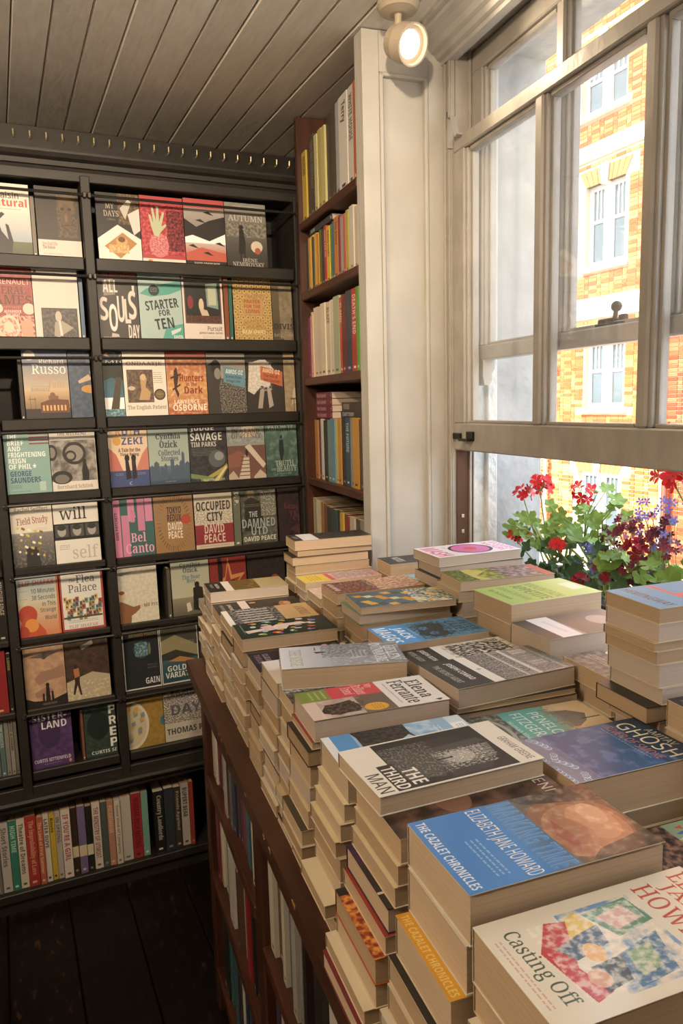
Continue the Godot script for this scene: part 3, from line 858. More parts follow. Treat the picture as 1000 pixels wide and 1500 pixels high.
# ---------------------------------------------------------------- printed covers
func art(id: String):
	match id:
		"my_days":
			B("2b2824"); N(50, 0, 50, 45, "3a2e22", "8a6a42", 0.05, 3, 2.0); P([55, 22, 75, 8, 82, 12, 66, 38], "c9c3b4"); P([72, 30, 100, 20, 100, 52, 84, 60], "d8d6d0")
			P([0, 68, 48, 46, 100, 66, 100, 100, 0, 100], "e9e6e0"); P([15, 78, 58, 57, 90, 72, 50, 95], "b9803f"); E(55, 70, 13, 7, "d2a25f"); E(55, 67, 8, 4, "6b4423"); N(25, 75, 45, 12, "c8924e", "e6c184", 0.06, 5)
			T("MY", 22, 16, 20, 7, "dccbb0", 3); T("DAYS", 17, 26, 34, 8, "dccbb0", 3); T("A Memoir", 24, 37, 20, 3, "a89c88", 3)
		"red_hand":
			B("c23a3e"); N(0, 12, 100, 75, "a81f2c", "d9545a", 0.05, 8, 2.5); N(60, 20, 40, 60, "3a1518", "b3303a", 0.06, 9, 2.5); E(40, 72, 22, 18, "d9767a"); N(22, 58, 36, 28, "e79a9b", "c4525a", 0.08, 4)
			P([20, 28, 24, 28, 30, 40, 27, 18, 31, 17, 36, 36, 38, 15, 43, 15, 44, 37, 52, 22, 56, 24, 48, 44, 58, 40, 59, 43, 44, 54, 40, 60, 30, 58, 24, 44], "bfc9a0"); R(0, 92, 100, 8, "e8ddd2"); E(18, 96, 5, 2.4, "e07b3c")
		"suite":
			G(0, 0, 100, 14, "c4474a", "c8544f"); G(0, 14, 100, 30, "b5aca4", "8f8780"); P([0, 30, 30, 42, 60, 32, 100, 24, 100, 50, 60, 62, 20, 54, 0, 58], "2e2826"); G(0, 66, 100, 26, "cdbab2", "c4473f"); P([0, 82, 40, 72, 100, 80, 100, 92, 0, 92], "cc5a48")
			for q in [[60, 20, 20], [40, 32, -50], [55, 80, -25], [20, 70, 10], [85, 65, 60]]: P([q[0] - 12, q[1], q[0], q[1] - 2, q[0] + 14, q[1] + 4, q[0], q[1] + 2], "241f1e")
			R(0, 92, 100, 8, "2b2322"); T("SUITE FRANÇAISE", 20, 94, 62, 3.6, "e6e0d8", 0)
		"autumn":
			B("6b6862"); R(0, 0, 100, 13, "8d8a86"); small(22, 5, 55, 4, "c8c4be", 2); G(0, 13, 100, 60, "8a857c", "4a4843"); N(0, 30, 100, 22, "5b5750", "9a958a", 0.05, 12); G(0, 60, 100, 40, "55524c", "2e2c2a")
			P([33, 42, 38, 38, 44, 42, 48, 62, 46, 78, 30, 78, 32, 60], "23211f"); E(38, 37, 5, 3.5, "23211f"); R(33, 78, 4, 9, "23211f"); R(42, 78, 4, 9, "23211f"); E(74, 66, 14, 9, "d9cbb2"); E(76, 72, 7, 5, "b4574a")
			T("AUTUMN", 8, 19, 84, 9, "d9d3ca", 3); T("IRÈNE", 38, 83, 36, 6, "e6dfd2", 3); T("NEMIROVSKY", 14, 90, 76, 6.5, "e6dfd2", 3)
		"natural":
			B("e4ddd0"); small(30, 5, 40, 4, "8d867c", 2); T("Raisin", 30, 12, 48, 9, "3a332e", 1); T("Natural", 10, 21, 84, 11, "d9482f", 0); small(10, 35, 70, 3, "6b645c", 1)
			G(0, 40, 100, 42, "e0d8cc", "9aa7b8"); G(40, 80, 60, 20, "5e6a48", "3f4a34"); P([0, 100, 10, 70, 22, 48, 40, 40, 46, 43, 32, 52, 36, 66, 50, 78, 46, 56, 52, 58, 60, 80, 54, 100], "2c2a2c")
		"radcliffe":
			B("3a332c"); N(48, 8, 46, 62, "3a3029", "6b5238", 0.05, 22, 2.4); E(70, 26, 17, 17, "6a5136"); E(69, 40, 13, 17, "5c452f"); E(61, 30, 4, 2, "2a211a"); E(77, 30, 4, 2, "2a211a"); E(69, 42, 3, 6, "785c3e"); R(62, 52, 14, 1.5, "33261d")
			R(0, 74, 100, 26, "d8cfc4"); T("Ann Radcliffe", 10, 77, 34, 4.5, "a5644e", 3); T("The Italian", 10, 82, 28, 4.5, "4a443e", 3); small(12, 93, 45, 3, "9a938a", 1)
		"all_souls":
			B("3d3733"); T("Cees Nooteboom", 4, 1, 90, 6, "d2524a", 0); P([14, 14, 40, 10, 44, 34, 16, 36], "8a7f78"); T("ALL", 14, 13, 36, 18, "e6d9cf", 0); T("S", 4, 38, 20, 34, "e6d3ca", 0); T("O", 24, 48, 22, 40, "f0e4da", 0); P([30, 90, 46, 92, 48, 96, 28, 96], "b9b0a8"); T("U", 46, 36, 18, 38, "e6d3ca", 0); T("L", 63, 40, 16, 36, "e0d2c8", 0); T("S", 74, 28, 20, 42, "e6d3ca", 0); T("'", 84, 20, 8, 12, "e6d3ca", 0); P([70, 78, 96, 80, 96, 99, 70, 99], "57504a"); T("DAY", 70, 78, 28, 20, "e6dcd2", 0); small(8, 96, 30, 2, "d8d0c8", 1)
		"starter":
			B("a8c4c0"); P([20, 22, 60, 14, 100, 8, 100, 22, 70, 30, 30, 34, 4, 30], "4fa89c"); P([60, 80, 100, 74, 100, 96, 50, 98], "4fa89c"); P([70, 86, 95, 80, 92, 86, 72, 92], "c8ddd8"); E(36, 24, 12, 8, "2d3a3c"); small(28, 21, 16, 7, "b8c6c4", 3); small(4, 3, 30, 4, "6a8c8a", 2)
			T("STARTER", 14, 38, 76, 14, "2c3134", 0, -8.0); T("FOR", 44, 53, 26, 9, "2c3134", 0, -8.0); T("TEN", 34, 66, 44, 16, "2c3134", 0, -8.0); T("DAVID", 76, 92, 20, 5, "f0f4f2", 0)
		"pursuit":
			B("e0d4cc"); R(6, 5, 88, 69, "5b463c"); G(8, 7, 84, 65, "2f3330", "1f1c1c"); P([58, 14, 86, 12, 88, 52, 60, 48], "7f9a92"); R(63, 18, 20, 28, "b8c4a8"); E(46, 46, 6, 10, "d9c2a0"); P([40, 50, 60, 54, 66, 66, 48, 66], "cdb9a4"); E(20, 42, 7, 10, "8a2f30"); N(8, 62, 84, 10, "6b3b2c", "3a2420", 0.06, 31)
			T("Pursuit", 58, 78, 36, 7, "5a3d36", 1); T("JOYCE CAROL OATES", 36, 87, 58, 3.4, "6b4a42", 0); small(46, 93, 46, 4, "b09a90", 2)
		"prayer":
			B("b08a48"); N(0, 0, 100, 100, "a37c3c", "cdaa66", 0.06, 33, 2.0)
			for yy in 12:
				for xx in 8:
					if xx in [2, 3, 4, 5] and yy in [3, 4, 5, 8, 9]: continue
					E(6 + xx * 12.6 + (6 if yy % 2 else 0), 5 + yy * 8.2, 4.4, 3.0, "d9bb78")
					E(6 + xx * 12.6 + (6 if yy % 2 else 0), 5 + yy * 8.2, 2.6, 1.7, "8f6a30")
			R(24, 33, 52, 24, "c19a56"); T("PRAYER", 28, 34, 42, 6, "b4433a", 0); T("FOR THE", 28, 42, 42, 5.5, "b4433a", 0); T("LIVING", 32, 49.5, 36, 6, "b4433a", 0); T("BEN OKRI", 20, 82, 60, 6, "e6d4a4", 0)
		"divisa":
			G(0, 0, 100, 100, "6b5c46", "4d4334"); P([30, 12, 80, 8, 90, 60, 70, 100, 30, 100, 20, 50], "85765c"); N(20, 10, 70, 85, "7c6d53", "94856a", 0.02, 37, 2.0); P([50, 60, 54, 60, 52, 100, 49, 100], "5a4d3a"); T("DIVISADERO", 4, 71, 118, 9, "2f2a24", 0); small(6, 82, 90, 3, "3f382f", 1); T("MICHAEL ONDAATJE", 4, 87, 130, 6.5, "a89c86", 1)
		"funeral":
			B("9c2f2a"); N(0, 0, 100, 100, "8f2a26", "a83a32", 0.03, 41); small(14, 5, 70, 7, "d8a89a", 3); T("MARY RENAULT", -30, 17, 124, 7, "e6cfc2", 1); T("FUNERAL", -20, 27, 104, 11, "3a1614", 3); T("GAMES", -14, 39, 110, 13, "3a1614", 3); small(30, 55, 40, 3, "e8d0c0", 2); T("ALEXANDER", 30, 60, 40, 4, "f0dccf", 0); T("THE GREAT", 34, 65, 32, 4, "f0dccf", 0)
			E(10, 58, 18, 8, "d9c3ae"); E(88, 58, 14, 8, "d9c3ae"); E(38, 84, 26, 17, "d8b49a"); E(38, 84, 20, 13, "b86a50"); E(38, 84, 12, 8, "e0c0a4"); N(0, 68, 100, 32, Color("e0bfa600"), Color("e8ccb4e0"), 0.06, 44, 3.0); P([66, 80, 92, 68, 96, 100, 70, 100], "c98f76")
		"whitephoto":
			B("d0c8bb"); R(0, 0, 100, 10, "dcd6cc"); E(8, 5, 3, 3, "5a544c"); T("Jean Rhys", 34, 3, 44, 5, "c0b8ac", 1); R(16, 56, 78, 44, "2b2622"); N(18, 58, 74, 40, "231f1d", "5b524a", 0.05, 51, 2.4); E(52, 68, 7, 8, "b9ab9c"); P([44, 76, 60, 74, 84, 84, 70, 90, 50, 98, 40, 96], "9c8f82"); P([52, 74, 56, 74, 60, 96, 54, 96], "d8ccbe")
		"cats":
			G(0, 0, 100, 70, "1f3a48", "3c7488"); P([0, 22, 20, 12, 50, 14, 90, 24, 100, 40, 60, 34, 40, 46, 20, 40, 0, 46], "23261c"); P([30, 40, 42, 40, 30, 100, 10, 100], "4a3c2a"); P([52, 68, 100, 66, 100, 86, 60, 86], "2b2422"); R(58, 84, 42, 3, "b0342c"); N(0, 87, 100, 13, "2c6478", "8fb4b8", 0.06, 53); T("CAT'S", 6, 3, 130, 7, "c88a6a", 2); T("MICHAEL ONDAATJE", 8, 15, 240, 5, "d8dad4", 1)
		"patient":
			B("e9e2d4"); T("ONDAATJE", 9, 16, 82, 7, "7a4a38", 3); R(8, 28, 60, 50, "5c4434"); N(9, 29, 58, 48, "4d382b", "7d6450", 0.04, 57); P([38, 38, 48, 34, 54, 42, 50, 54, 62, 62, 58, 74, 34, 74, 40, 58], "c39a66"); E(46, 39, 6, 5, "d6b685"); E(18, 56, 8, 3, "c9b7a0"); T("The English Patient", 6, 82, 90, 8, "6b5a42", 3); small(70, 32, 20, 18, "6a5f52", 6); E(82, 66, 13, 8.6, "3c3028"); E(82, 66, 10, 6.6, "7c6a3a"); small(74, 65, 16, 3, "d8b46a", 1); R(0, 0, 100, 8, "e4dccc")
		"hunters":
			G(0, 0, 100, 55, "a44438", "d99c52"); G(0, 55, 100, 45, "dba862", "b0482f"); N(0, 10, 100, 88, Color("c0602e00"), Color("f0d090a0"), 0.03, 61, 2.5); P([20, 30, 26, 24, 30, 40, 24, 58, 30, 66, 26, 72, 20, 60, 18, 46], "3a2018"); P([10, 40, 36, 34, 36, 37, 10, 43], "3a2018"); P([14, 58, 34, 50, 34, 53, 14, 61], "3a2018"); T("Hunters", 32, 36, 60, 11, "8e2320", 0); T("in the", 48, 48, 26, 6, "8e2320", 0); T("Dark", 42, 54, 46, 12, "8e2320", 0); T("LAWRENCE", 16, 75, 62, 6.5, "f4e6cf", 0); T("OSBORNE", 12, 82, 84, 10, "f8eedd", 0); small(20, 95, 60, 2, "f0d8b0", 1)
		"oz1":
			G(0, 0, 100, 45, "8a857c", "a29c92"); N(0, 42, 100, 58, "2e2b28", "8c867c", 0.09, 65, 2.6); P([0, 22, 20, 14, 36, 20, 36, 44, 30, 56, 34, 100, 0, 100], "3b3733"); E(24, 24, 12, 12, "2b2725"); E(28, 34, 8, 9, "8d857b"); P([44, 22, 98, 30, 96, 58, 42, 48], "5f92a8"); T("AMOS OZ", 48, 28, 44, 7, "e6efee", 0, 6.0); T("Scenes from", 48, 37, 40, 5, "23383f", 1, 6.0); T("Village Life", 48, 44, 36, 5, "23383f", 1, 6.0)
		"oz2":
			B("332e2b"); P([10, 20, 50, 12, 76, 30, 60, 60, 40, 56, 20, 70, 4, 64], "cfc7bc"); N(8, 18, 60, 46, Color("b8afa400"), Color("efe9e0b0"), 0.05, 69, 3.0); P([36, 62, 48, 62, 40, 92, 28, 92], "a89c90"); P([54, 60, 64, 60, 70, 88, 58, 92], "b0a498"); P([40, 24, 98, 34, 96, 58, 38, 46], "c9643a"); T("AMOS OZ", 44, 29, 46, 7, "f0e0d2", 0, 8.0); T("The Hill of", 46, 38, 38, 5, "55241a", 1, 8.0); T("Evil Counsel", 46, 45, 42, 5, "55241a", 1, 8.0)
		"chair":
			B("a08a68"); N(0, 0, 100, 100, "98825f", "ac9674", 0.03, 73); R(0, 12, 100, 1, "6b5a42"); E(52, 36, 20, 10, "3f3328"); E(58, 42, 12, 9, "b89a78"); P([36, 52, 66, 50, 80, 66, 60, 84, 20, 86, 24, 64], "c4b49c"); P([60, 64, 100, 72, 100, 76, 56, 72], "b09070")
			for xx in [24, 44, 64]: R(xx, 76, 3, 24, "6b4f36")
			R(16, 76, 70, 2.4, "6b4f36")
		"empire":
			G(0, 0, 100, 58, "5a6c96", "c9b08c"); G(0, 58, 100, 26, "cba87c", "8a6a4a"); R(0, 84, 100, 16, "2c2624"); E(17, 8, 12, 7, "d9cfc8"); T("Richard", 36, 13, 56, 8, "f2ece2", 3); T("Russo", 20, 21, 74, 14, "f2ece2", 3); T("Empire", 22, 36, 52, 9, "c08a68", 3); T("Falls", 54, 45, 36, 9, "c08a68", 3); small(16, 52, 40, 8, "46506a", 4)
			P([34, 76, 60, 70, 96, 72, 98, 90, 34, 90], "6b3e2a"); R(52, 66, 22, 5, "8a4a34"); E(62, 66, 6, 5, "7a5238")
			for xx in 7: R(38 + xx * 8, 79, 4, 8, "e0a860")
			R(12, 66, 1, 22, "3a302c"); R(22, 68, 1, 20, "3a302c"); R(9, 70, 16, 0.8, "3a302c")
		"gown":
			B("3d4c66"); N(0, 0, 100, 100, "36445c", "4a5a74", 0.03, 77); G(40, 0, 60, 20, "4a4f56", "6a6a66"); P([46, 30, 88, 30, 96, 60, 90, 100, 56, 100, 60, 60], "bda995"); E(62, 20, 14, 9, "2f2724"); E(66, 25, 10, 9, "c9a98c"); P([44, 34, 20, 44, 22, 48, 50, 42], "c9a98c"); E(46, 56, 20, 6, "c98f3e"); R(0, 8, 40, 1.5, "23293a"); R(0, 16, 40, 1.2, "23293a")
		"ozeki":
			B("e3c6a4"); R(0, 0, 100, 9, "e8cfae"); small(22, 3, 58, 3, "a8785a", 1); T("R", 20, 10, 15, 11, "d98a4a", 0); T("U", 36, 10, 14, 11, "3a5a94", 0); T("T", 52, 10, 13, 11, "e0a33c", 0); T("H", 66, 10, 15, 11, "3a5a94", 0); E(22, 29, 10, 6.6, "d99a3c"); T("ZEKI", 34, 24, 54, 11, "3f4f86", 0); T("A Tale for the", 24, 40, 56, 6, "33241f", 2); T("Time Being", 28, 47, 48, 6, "33241f", 2)
			P([0, 38, 20, 50, 34, 74, 0, 74], "c86a5c"); P([100, 38, 84, 50, 66, 74, 100, 74], "cf7a68"); R(0, 74, 100, 26, "3a4a80"); P([40, 58, 48, 56, 54, 86, 40, 88], "211c22"); P([56, 58, 66, 57, 68, 86, 56, 88], "2a2226"); E(45, 55, 6, 5, "211c22"); E(62, 55, 6, 5, "211c22"); small(14, 78, 20, 4, "aab0c8", 2); small(70, 78, 20, 4, "aab0c8", 2); T("C", 48, 91, 6, 5, "e6e6ee", 3)
		"ozick":
			G(0, 0, 100, 70, "8fa39a", "a8b6aa"); G(0, 70, 100, 30, "5d7484", "2f4258"); T("Cynthia", 20, 20, 60, 11, "1f2a3c", 2); T("Ozick", 28, 31, 44, 11, "1f2a3c", 2); T("Collected", 24, 45, 54, 9, "3f4f66", 2); T("Stories", 30, 54, 42, 9, "3f4f66", 2)
			for q in [[2, 72, 10], [12, 66, 12], [26, 74, 10], [36, 70, 8], [52, 62, 9], [62, 72, 12], [80, 52, 7], [74, 66, 10], [88, 68, 12]]: P([q[0], 92, q[0], q[1], q[0] + q[2] / 2.0, q[1] - 4, q[0] + q[2], q[1], q[0] + q[2], 92], "43596e")
			small(38, 94, 26, 3, "c8d0d4", 1)
		"judge":
			B("2c2c2e"); N(0, 0, 100, 100, "242427", "3a3a3c", 0.03, 81); T("JUDGE", 6, 8, 62, 10, "d4d2cc", 0); T("SAVAGE", 6, 19, 82, 13, "dcdad4", 0); T("TIM PARKS", 6, 34, 66, 8, "d4d2cc", 0); small(8, 45, 64, 13, "8a8a86", 5)
			E(72, 62, 22, 14, "55595c"); E(78, 58, 12, 7, "8a8f92"); P([55, 100, 96, 70, 100, 76, 78, 100], "7c8a3c"); P([30, 96, 98, 72, 100, 78, 40, 100], "b09a4c"); P([0, 84, 60, 92, 60, 97, 0, 92], "6f8a4a"); P([60, 100, 94, 74, 97, 78, 70, 100], "d8c88a"); T("THE BOOKSELLER", 26, 94, 64, 4, "b8b49c", 0)
		"plenty":
			B("8b9494"); N(0, 0, 100, 40, "7d888a", "a0a6a2", 0.03, 85); E(56, 22, 22, 10, "c9b7a6"); T("IN A LAND", 14, 17, 72, 7, "3a3230", 3); T("OF PLENTY", 14, 25, 76, 7, "3a3230", 3); small(16, 5, 64, 4, "5a605e", 2); G(0, 44, 100, 56, "6b4a40", "7a4d40"); P([0, 60, 30, 52, 60, 62, 40, 78, 0, 80], "8a5546"); P([46, 46, 60, 42, 100, 76, 92, 82], "cdbfae"); P([26, 100, 44, 60, 56, 62, 56, 100], "c8b8a6")
			for k in 6: R(30 + k, 92 - k * 6, 26 - k, 1.3, "5c4238")
			P([0, 92, 14, 84, 30, 100, 0, 100], "b8a894"); P([66, 96, 84, 84, 100, 94, 100, 100, 66, 100], "bfae9a"); E(50, 56, 3, 6, "26211f")
		"beauty":
			G(0, 0, 100, 100, "54756c", "2f4a44"); N(0, 0, 100, 100, Color("3a5a5200"), Color("7a9a8ca0"), 0.02, 89, 2.5); T("ANN", 36, 4, 28, 6, "c8d4cc", 3); T("PATCHETT", 10, 12, 80, 9, "d4ddd4", 3); E(50, 33, 3.4, 3, "22302e"); P([44, 38, 56, 38, 58, 56, 52, 74, 46, 74, 42, 54], "22302e"); T("TRUTH", 28, 72, 58, 8, "c4d0c6", 3); T("AND", 14, 84, 16, 4, "c4d0c6", 3); T("BEAUTY", 32, 81, 62, 9, "c4d0c6", 3); small(40, 93, 40, 3, "90a49a", 1)
		"phil":
			B("7fa8a2"); R(56, 2, 44, 26, "8fb0aa")
			for k in 6: R(56, 3 + k * 4.6, 44, 2, "8f3f48")
			R(56, 2, 22, 9, "8f3f48"); small(8, 3, 42, 3, "d8e6e2", 1)
			var ln := ["THE", "BRIEF", "AND", "FRIGHTENING", "REIGN", "OF PHIL"]
			for k in 6: T(ln[k], 8, 13 + k * 8.6, [22, 36, 28, 82, 38, 50][k], 7, "f0f4f0", 0)
			T("GEORGE", 10, 66, 46, 7.4, "2c4a6c", 0); T("SAUNDERS", 10, 75, 66, 8, "2c4a6c", 0); T("*", 60, 56, 8, 6, "f0f4f0", 0); small(10, 86, 24, 6, "40686a", 3); small(12, 95, 40, 3, "33585c", 1); R(72, 82, 14, 14, "a9c4be")
		"schlink":
			B("d9d2c6"); small(20, 3, 60, 3, "8d867c", 1); T("THE WEEKEND", 18, 10, 62, 5, "3f3a36", 3); small(8, 17, 74, 3, "a09a90", 1); R(2, 22, 96, 62, "4f4b46"); N(2, 22, 96, 62, "5b5751", "a39d93", 0.018, 93, 2.4)
			E(52, 42, 25, 17, "2c2926"); E(52, 42, 19, 12.5, "8d877d"); E(44, 46, 12, 8, "2c2926"); E(44, 46, 8, 5, "8d877d"); E(4, 40, 12, 12, "2c2926"); E(4, 40, 8, 8, "7c776e"); E(22, 78, 22, 10, "2c2926"); E(22, 80, 15, 6.6, "6f6a62"); P([70, 56, 76, 56, 82, 74, 80, 84, 66, 84, 66, 70], "1f1d1c"); E(73, 54, 3.6, 3, "1f1d1c"); T("Bernhard Schlink", 10, 89, 78, 6, "7a7064", 3)
		"bel":
			B("33625e")
			R(0, 0, 17, 100, "d87ba0"); R(20, 34, 18, 66, "c9759a"); R(36, 0, 17, 44, "d080a4"); P([44, 22, 54, 30, 56, 38, 52, 40, 52, 46, 42, 46], "c9759a"); R(60, 0, 17, 60, "c9759a"); R(79, 0, 18, 46, "d080a4"); T("Bel", 40, 62, 38, 15, "e89ac0", 2); T("Canto", 26, 79, 70, 16, "e89ac0", 2); T("ANN PATCHETT", -26, 48, 66, 5, "33504e", 0, -90.0)
		"tokyo":
			B("9a7448")
			for r in 3: pass
			for k in 44:
				var a := TAU * k / 44.0
				var x0 := 50 + cos(a) * 34; var y0 := 52 + sin(a) * 38
				var x1 := 50 + cos(a) * 43; var y1 := 52 + sin(a) * 46
				P([x0 - 0.6, y0, x0 + 0.6, y0 + 0.5, x1 + 0.6, y1 + 0.5, x1 - 0.6, y1], "3b2d20")
			E(80, 48, 12, 8, "b4402f"); T("TOKYO", 33, 27, 36, 11, "2b2320", 0); T("REDUX", 33, 39, 36, 11, "2b2320", 0); T("DAVID", 34, 52, 36, 12, "e9dccb", 0); T("PEACE", 34, 66, 36, 12, "e9dccb", 0)
		"occupied":
			B("c8bda6"); R(0, 4, 100, 3, "a3382f"); N(0, 28, 100, 36, "9a8f7c", "ddd3be", 0.08, 97, 2.5); R(0, 60, 100, 32, "8f2c30"); T("OCCUPIED", 6, 22, 88, 15, "2a2523", 0); T("CITY", 32, 40, 42, 15, "2f2926", 0); T("DAVID", 24, 60, 52, 14, "d9c4b4", 0); T("PEACE", 22, 76, 56, 14, "d9c4b4", 0); small(12, 95, 76, 3, "5a4a40", 1)
		"dp":
			B("6b6f5e"); N(0, 0, 100, 60, "5d6152", "7c7f6c", 0.03, 101); T("D.", 8, 68, 70, 9, "d9dccf", 1); T("P.", 8, 79, 70, 9, "d9dccf", 1)
		"damned":
			B("4a4c42"); N(0, 0, 100, 100, "3c3e36", "6a6c5e", 0.03, 103); E(30, 16, 9, 10, "8a7a68"); P([12, 28, 30, 22, 54, 30, 62, 60, 54, 78, 8, 78], "2c2b28"); N(56, 14, 40, 40, "55574c", "b0b0a2", 0.08, 107, 2.5); small(12, 4, 70, 3, "b8a860", 1); T("THE", 22, 46, 24, 9, "b8c0bc", 0); T("DAMNED", 2, 58, 92, 14, "98a6aa", 0); T("UTD", 26, 72, 46, 13, "98a6aa", 0); T("DAVID PEACE", 6, 87, 88, 8, "dcdcd0", 0); small(10, 34, 44, 5, "b8a860", 2)
		"script":
			B("2b1d20"); N(0, 0, 100, 100, "241a1d", "35242a", 0.03, 111); T("Kamchatka", 16, 38, 80, 10, "6b3038", 2, 8.0); T("TERE", 30, 50, 50, 8, "6b3038", 2); T("CERE", 40, 60, 50, 8, "6b3038", 2, 10.0); P([30, 80, 60, 72, 90, 84, 60, 92], "4a2830")
		"field":
			B("dcd2c0"); R(0, 0, 100, 8, "e4dccc"); T("Rachel Seiffert", 10, 10, 80, 6, "4a443e", 3); small(8, 17, 80, 3, "a8a094", 1); T("Field Study", 14, 24, 74, 14, "8c2f30", 3, -3.0); small(60, 42, 26, 4, "a06a5c", 2); G(0, 48, 100, 52, "8d8880", "3a3836"); N(0, 50, 100, 50, Color("2a282600"), Color("8a8680c0"), 0.05, 115, 2.6); P([34, 70, 60, 70, 66, 100, 30, 100], "2b2a2c")
			for k in 34: E(16 + posmod(k * 37, 60), 40 + posmod(k * 23, 44), 2.6, 1.8, ["d9b65c", "f0e6c8", "8a6a34"][k % 3])
		"will":
			B("dcd7cc"); E(84, 4, 4, 3, "8a5a48"); T("will", 14, 15, 60, 19, "1c1a1a", 3); R(0, 40, 100, 24, "1f1e1e")
			for k in 3:
				R(3 + k * 33, 42, 29, 18, "4a4846"); E(17 + k * 33, 51, 9, 8, "a09a92"); E(17 + k * 33, 46, 9, 4, "2b2928")
			small(10, 72, 22, 8, "5a5650", 3); T("self", 36, 74, 58, 20, "b4aca0", 3)
		"pye":
			B("cfc8b4"); N(0, 0, 100, 100, "c6bfaa", "d8d2c0", 0.04, 119); T("VINTAGE PEAKE", 46, 4, 46, 3.6, "7d7768", 3); P([0, 62, 12, 66, 36, 74, 52, 72, 52, 78, 40, 84, 30, 88, 28, 100, 0, 100], "8a5a38"); E(4, 55, 14, 9, "d6b896"); P([52, 72, 66, 71, 66, 74, 58, 77, 52, 78], "d6b896"); E(8, 52, 2, 1.2, "3a2a20"); E(8, 50, 7, 3, "9c4a34"); T("MR PYE", 62, 71, 36, 5, "3a342c", 3)
		"bear":
			G(0, 0, 100, 70, "a4ab98", "b9b59c"); G(0, 70, 100, 30, "8b8770", "5b5848"); T("Cynthia", 24, 13, 54, 8, "2c4a5c", 2); T("Ozick", 32, 21, 38, 8, "2c4a5c", 2); T("The Bear", 28, 33, 48, 7, "4c7686", 2); T("Boy", 40, 40, 24, 8, "4c7686", 2); P([56, 56, 66, 52, 80, 56, 84, 92, 74, 94, 54, 92], "24221f"); E(66, 50, 6, 5, "24221f"); P([36, 80, 46, 78, 50, 92, 38, 94], "d0c6b0"); E(42, 75, 4, 4, "8a7c66"); small(10, 8, 76, 3, "7a806e", 1)
		"dbc":
			B("8c2a26"); P([10, 56, 42, 44, 50, 12, 60, 42, 96, 40, 68, 62, 80, 96, 50, 74, 20, 92, 34, 64], "c98a4a"); P([16, 60, 42, 50, 50, 24, 56, 50, 84, 46, 62, 62, 70, 84, 50, 68, 28, 80, 38, 62], "9c3328"); P([22, 10, 32, 8, 36, 30, 34, 56, 66, 50, 76, 60, 40, 66, 30, 100, 20, 100, 24, 50], "211a18"); T("DBC", 42, 78, 56, 16, "d8b070", 0)
		"sun":
			B("26201f"); N(0, 0, 100, 100, "221c1b", "322928", 0.03, 123); E(72, 56, 9, 6, "a83a34")
			for k in 9: P([14 + k * 8, 100, 18 + k * 8, 62 + posmod(k * 13, 20), 22 + k * 8, 100], "5a524e")
		"tenmin":
			G(0, 0, 100, 50, "88a8bc", "c9c0a4"); G(0, 50, 100, 50, "c8b89c", "d07a4a"); R(94, 0, 6, 100, "d2622e"); T("ELIF SHAFAK", 6, 15, 84, 8, "c65a3c", 0); T("10 Minutes", 34, 28, 56, 7, "33424c", 1); T("38 Seconds", 34, 38, 56, 7, "33424c", 1); T("in This", 58, 48, 32, 7, "33424c", 1); T("Strange", 52, 58, 38, 8, "33424c", 1); T("World", 62, 69, 28, 7, "33424c", 1); small(6, 30, 18, 3, "6a7a84", 1); small(6, 42, 18, 3, "6a7a84", 1)
			E(22, 66, 22, 14, "b8402c"); P([0, 100, 4, 80, 20, 66, 40, 74, 62, 92, 64, 100], "c04a2c"); E(30, 82, 16, 10, "e08a3c"); E(10, 92, 12, 10, "b0382c")
		"flea":
			B("a83a3a"); R(5, 4, 89, 92, "d8d6cc"); E(90, 5, 3, 2.4, "8c2f30"); small(20, 7, 50, 2, "a8a49a", 1); T("The", 22, 19, 14, 5, "5a524a", 3); T("Flea", 38, 14, 42, 12, "3f4650", 3); T("Palace", 20, 28, 64, 12, "3f4650", 3)
			for k in 40:
				R(7 + posmod(k * 29, 80), 46 + posmod(k * 17, 30), 8, 8, ["c9a85c", "8a7a4c", "6f8a86", "b8925a", "4f6a72", "a04a3c"][k % 6])
				R(9 + posmod(k * 29, 80), 48 + posmod(k * 17, 30), 3, 3, "3a3228")
			R(6, 77, 87, 3, "4a4642"); small(16, 83, 66, 5, "6a625a", 2); T("ELIF SHAFAK", 16, 90, 66, 4.6, "8f6a64", 3)
		"gain":
			B("c9cdcc"); R(4, 3, 93, 94, "1f2227"); T("RICHARD POWERS", 20, 8, 74, 5, "8a7a3c", 0); E(50, 34, 21, 14, "2c4a58"); E(50, 34, 17, 11, "46707e"); N(33, 23, 34, 22, "2f505e", "7aa0a4", 0.06, 127, 2.5); E(72, 34, 3, 10, "6a6f4a"); small(64, 60, 26, 8, "8a8e90", 4); T("GAIN", 56, 82, 38, 10, "d8dadb", 0)
		"gold":
			B("c4c2b8"); G(3, 3, 94, 58, "4c4a3a", "2b2c2a"); P([3, 28, 40, 20, 97, 40, 97, 58, 40, 44, 3, 50], "8a805c"); G(3, 60, 94, 37, "2f5664", "1f3c48"); T("RICHARD POWERS", 10, 5, 80, 5, "26241e", 0); T("GOLD BUG", 16, 70, 92, 9, "dcdcd2", 0); T("VARIATIONS", 10, 81, 104, 9, "dcdcd2", 0); small(54, 32, 36, 6, "b0aa90", 2); P([20, 62, 50, 56, 90, 64, 60, 66], "b0783c")
		"dark7":
			B("2a2725"); T("KEY", 20, 20, 60, 8, "6a645c", 3); N(0, 30, 100, 70, "22201f", "3a3532", 0.03, 131)
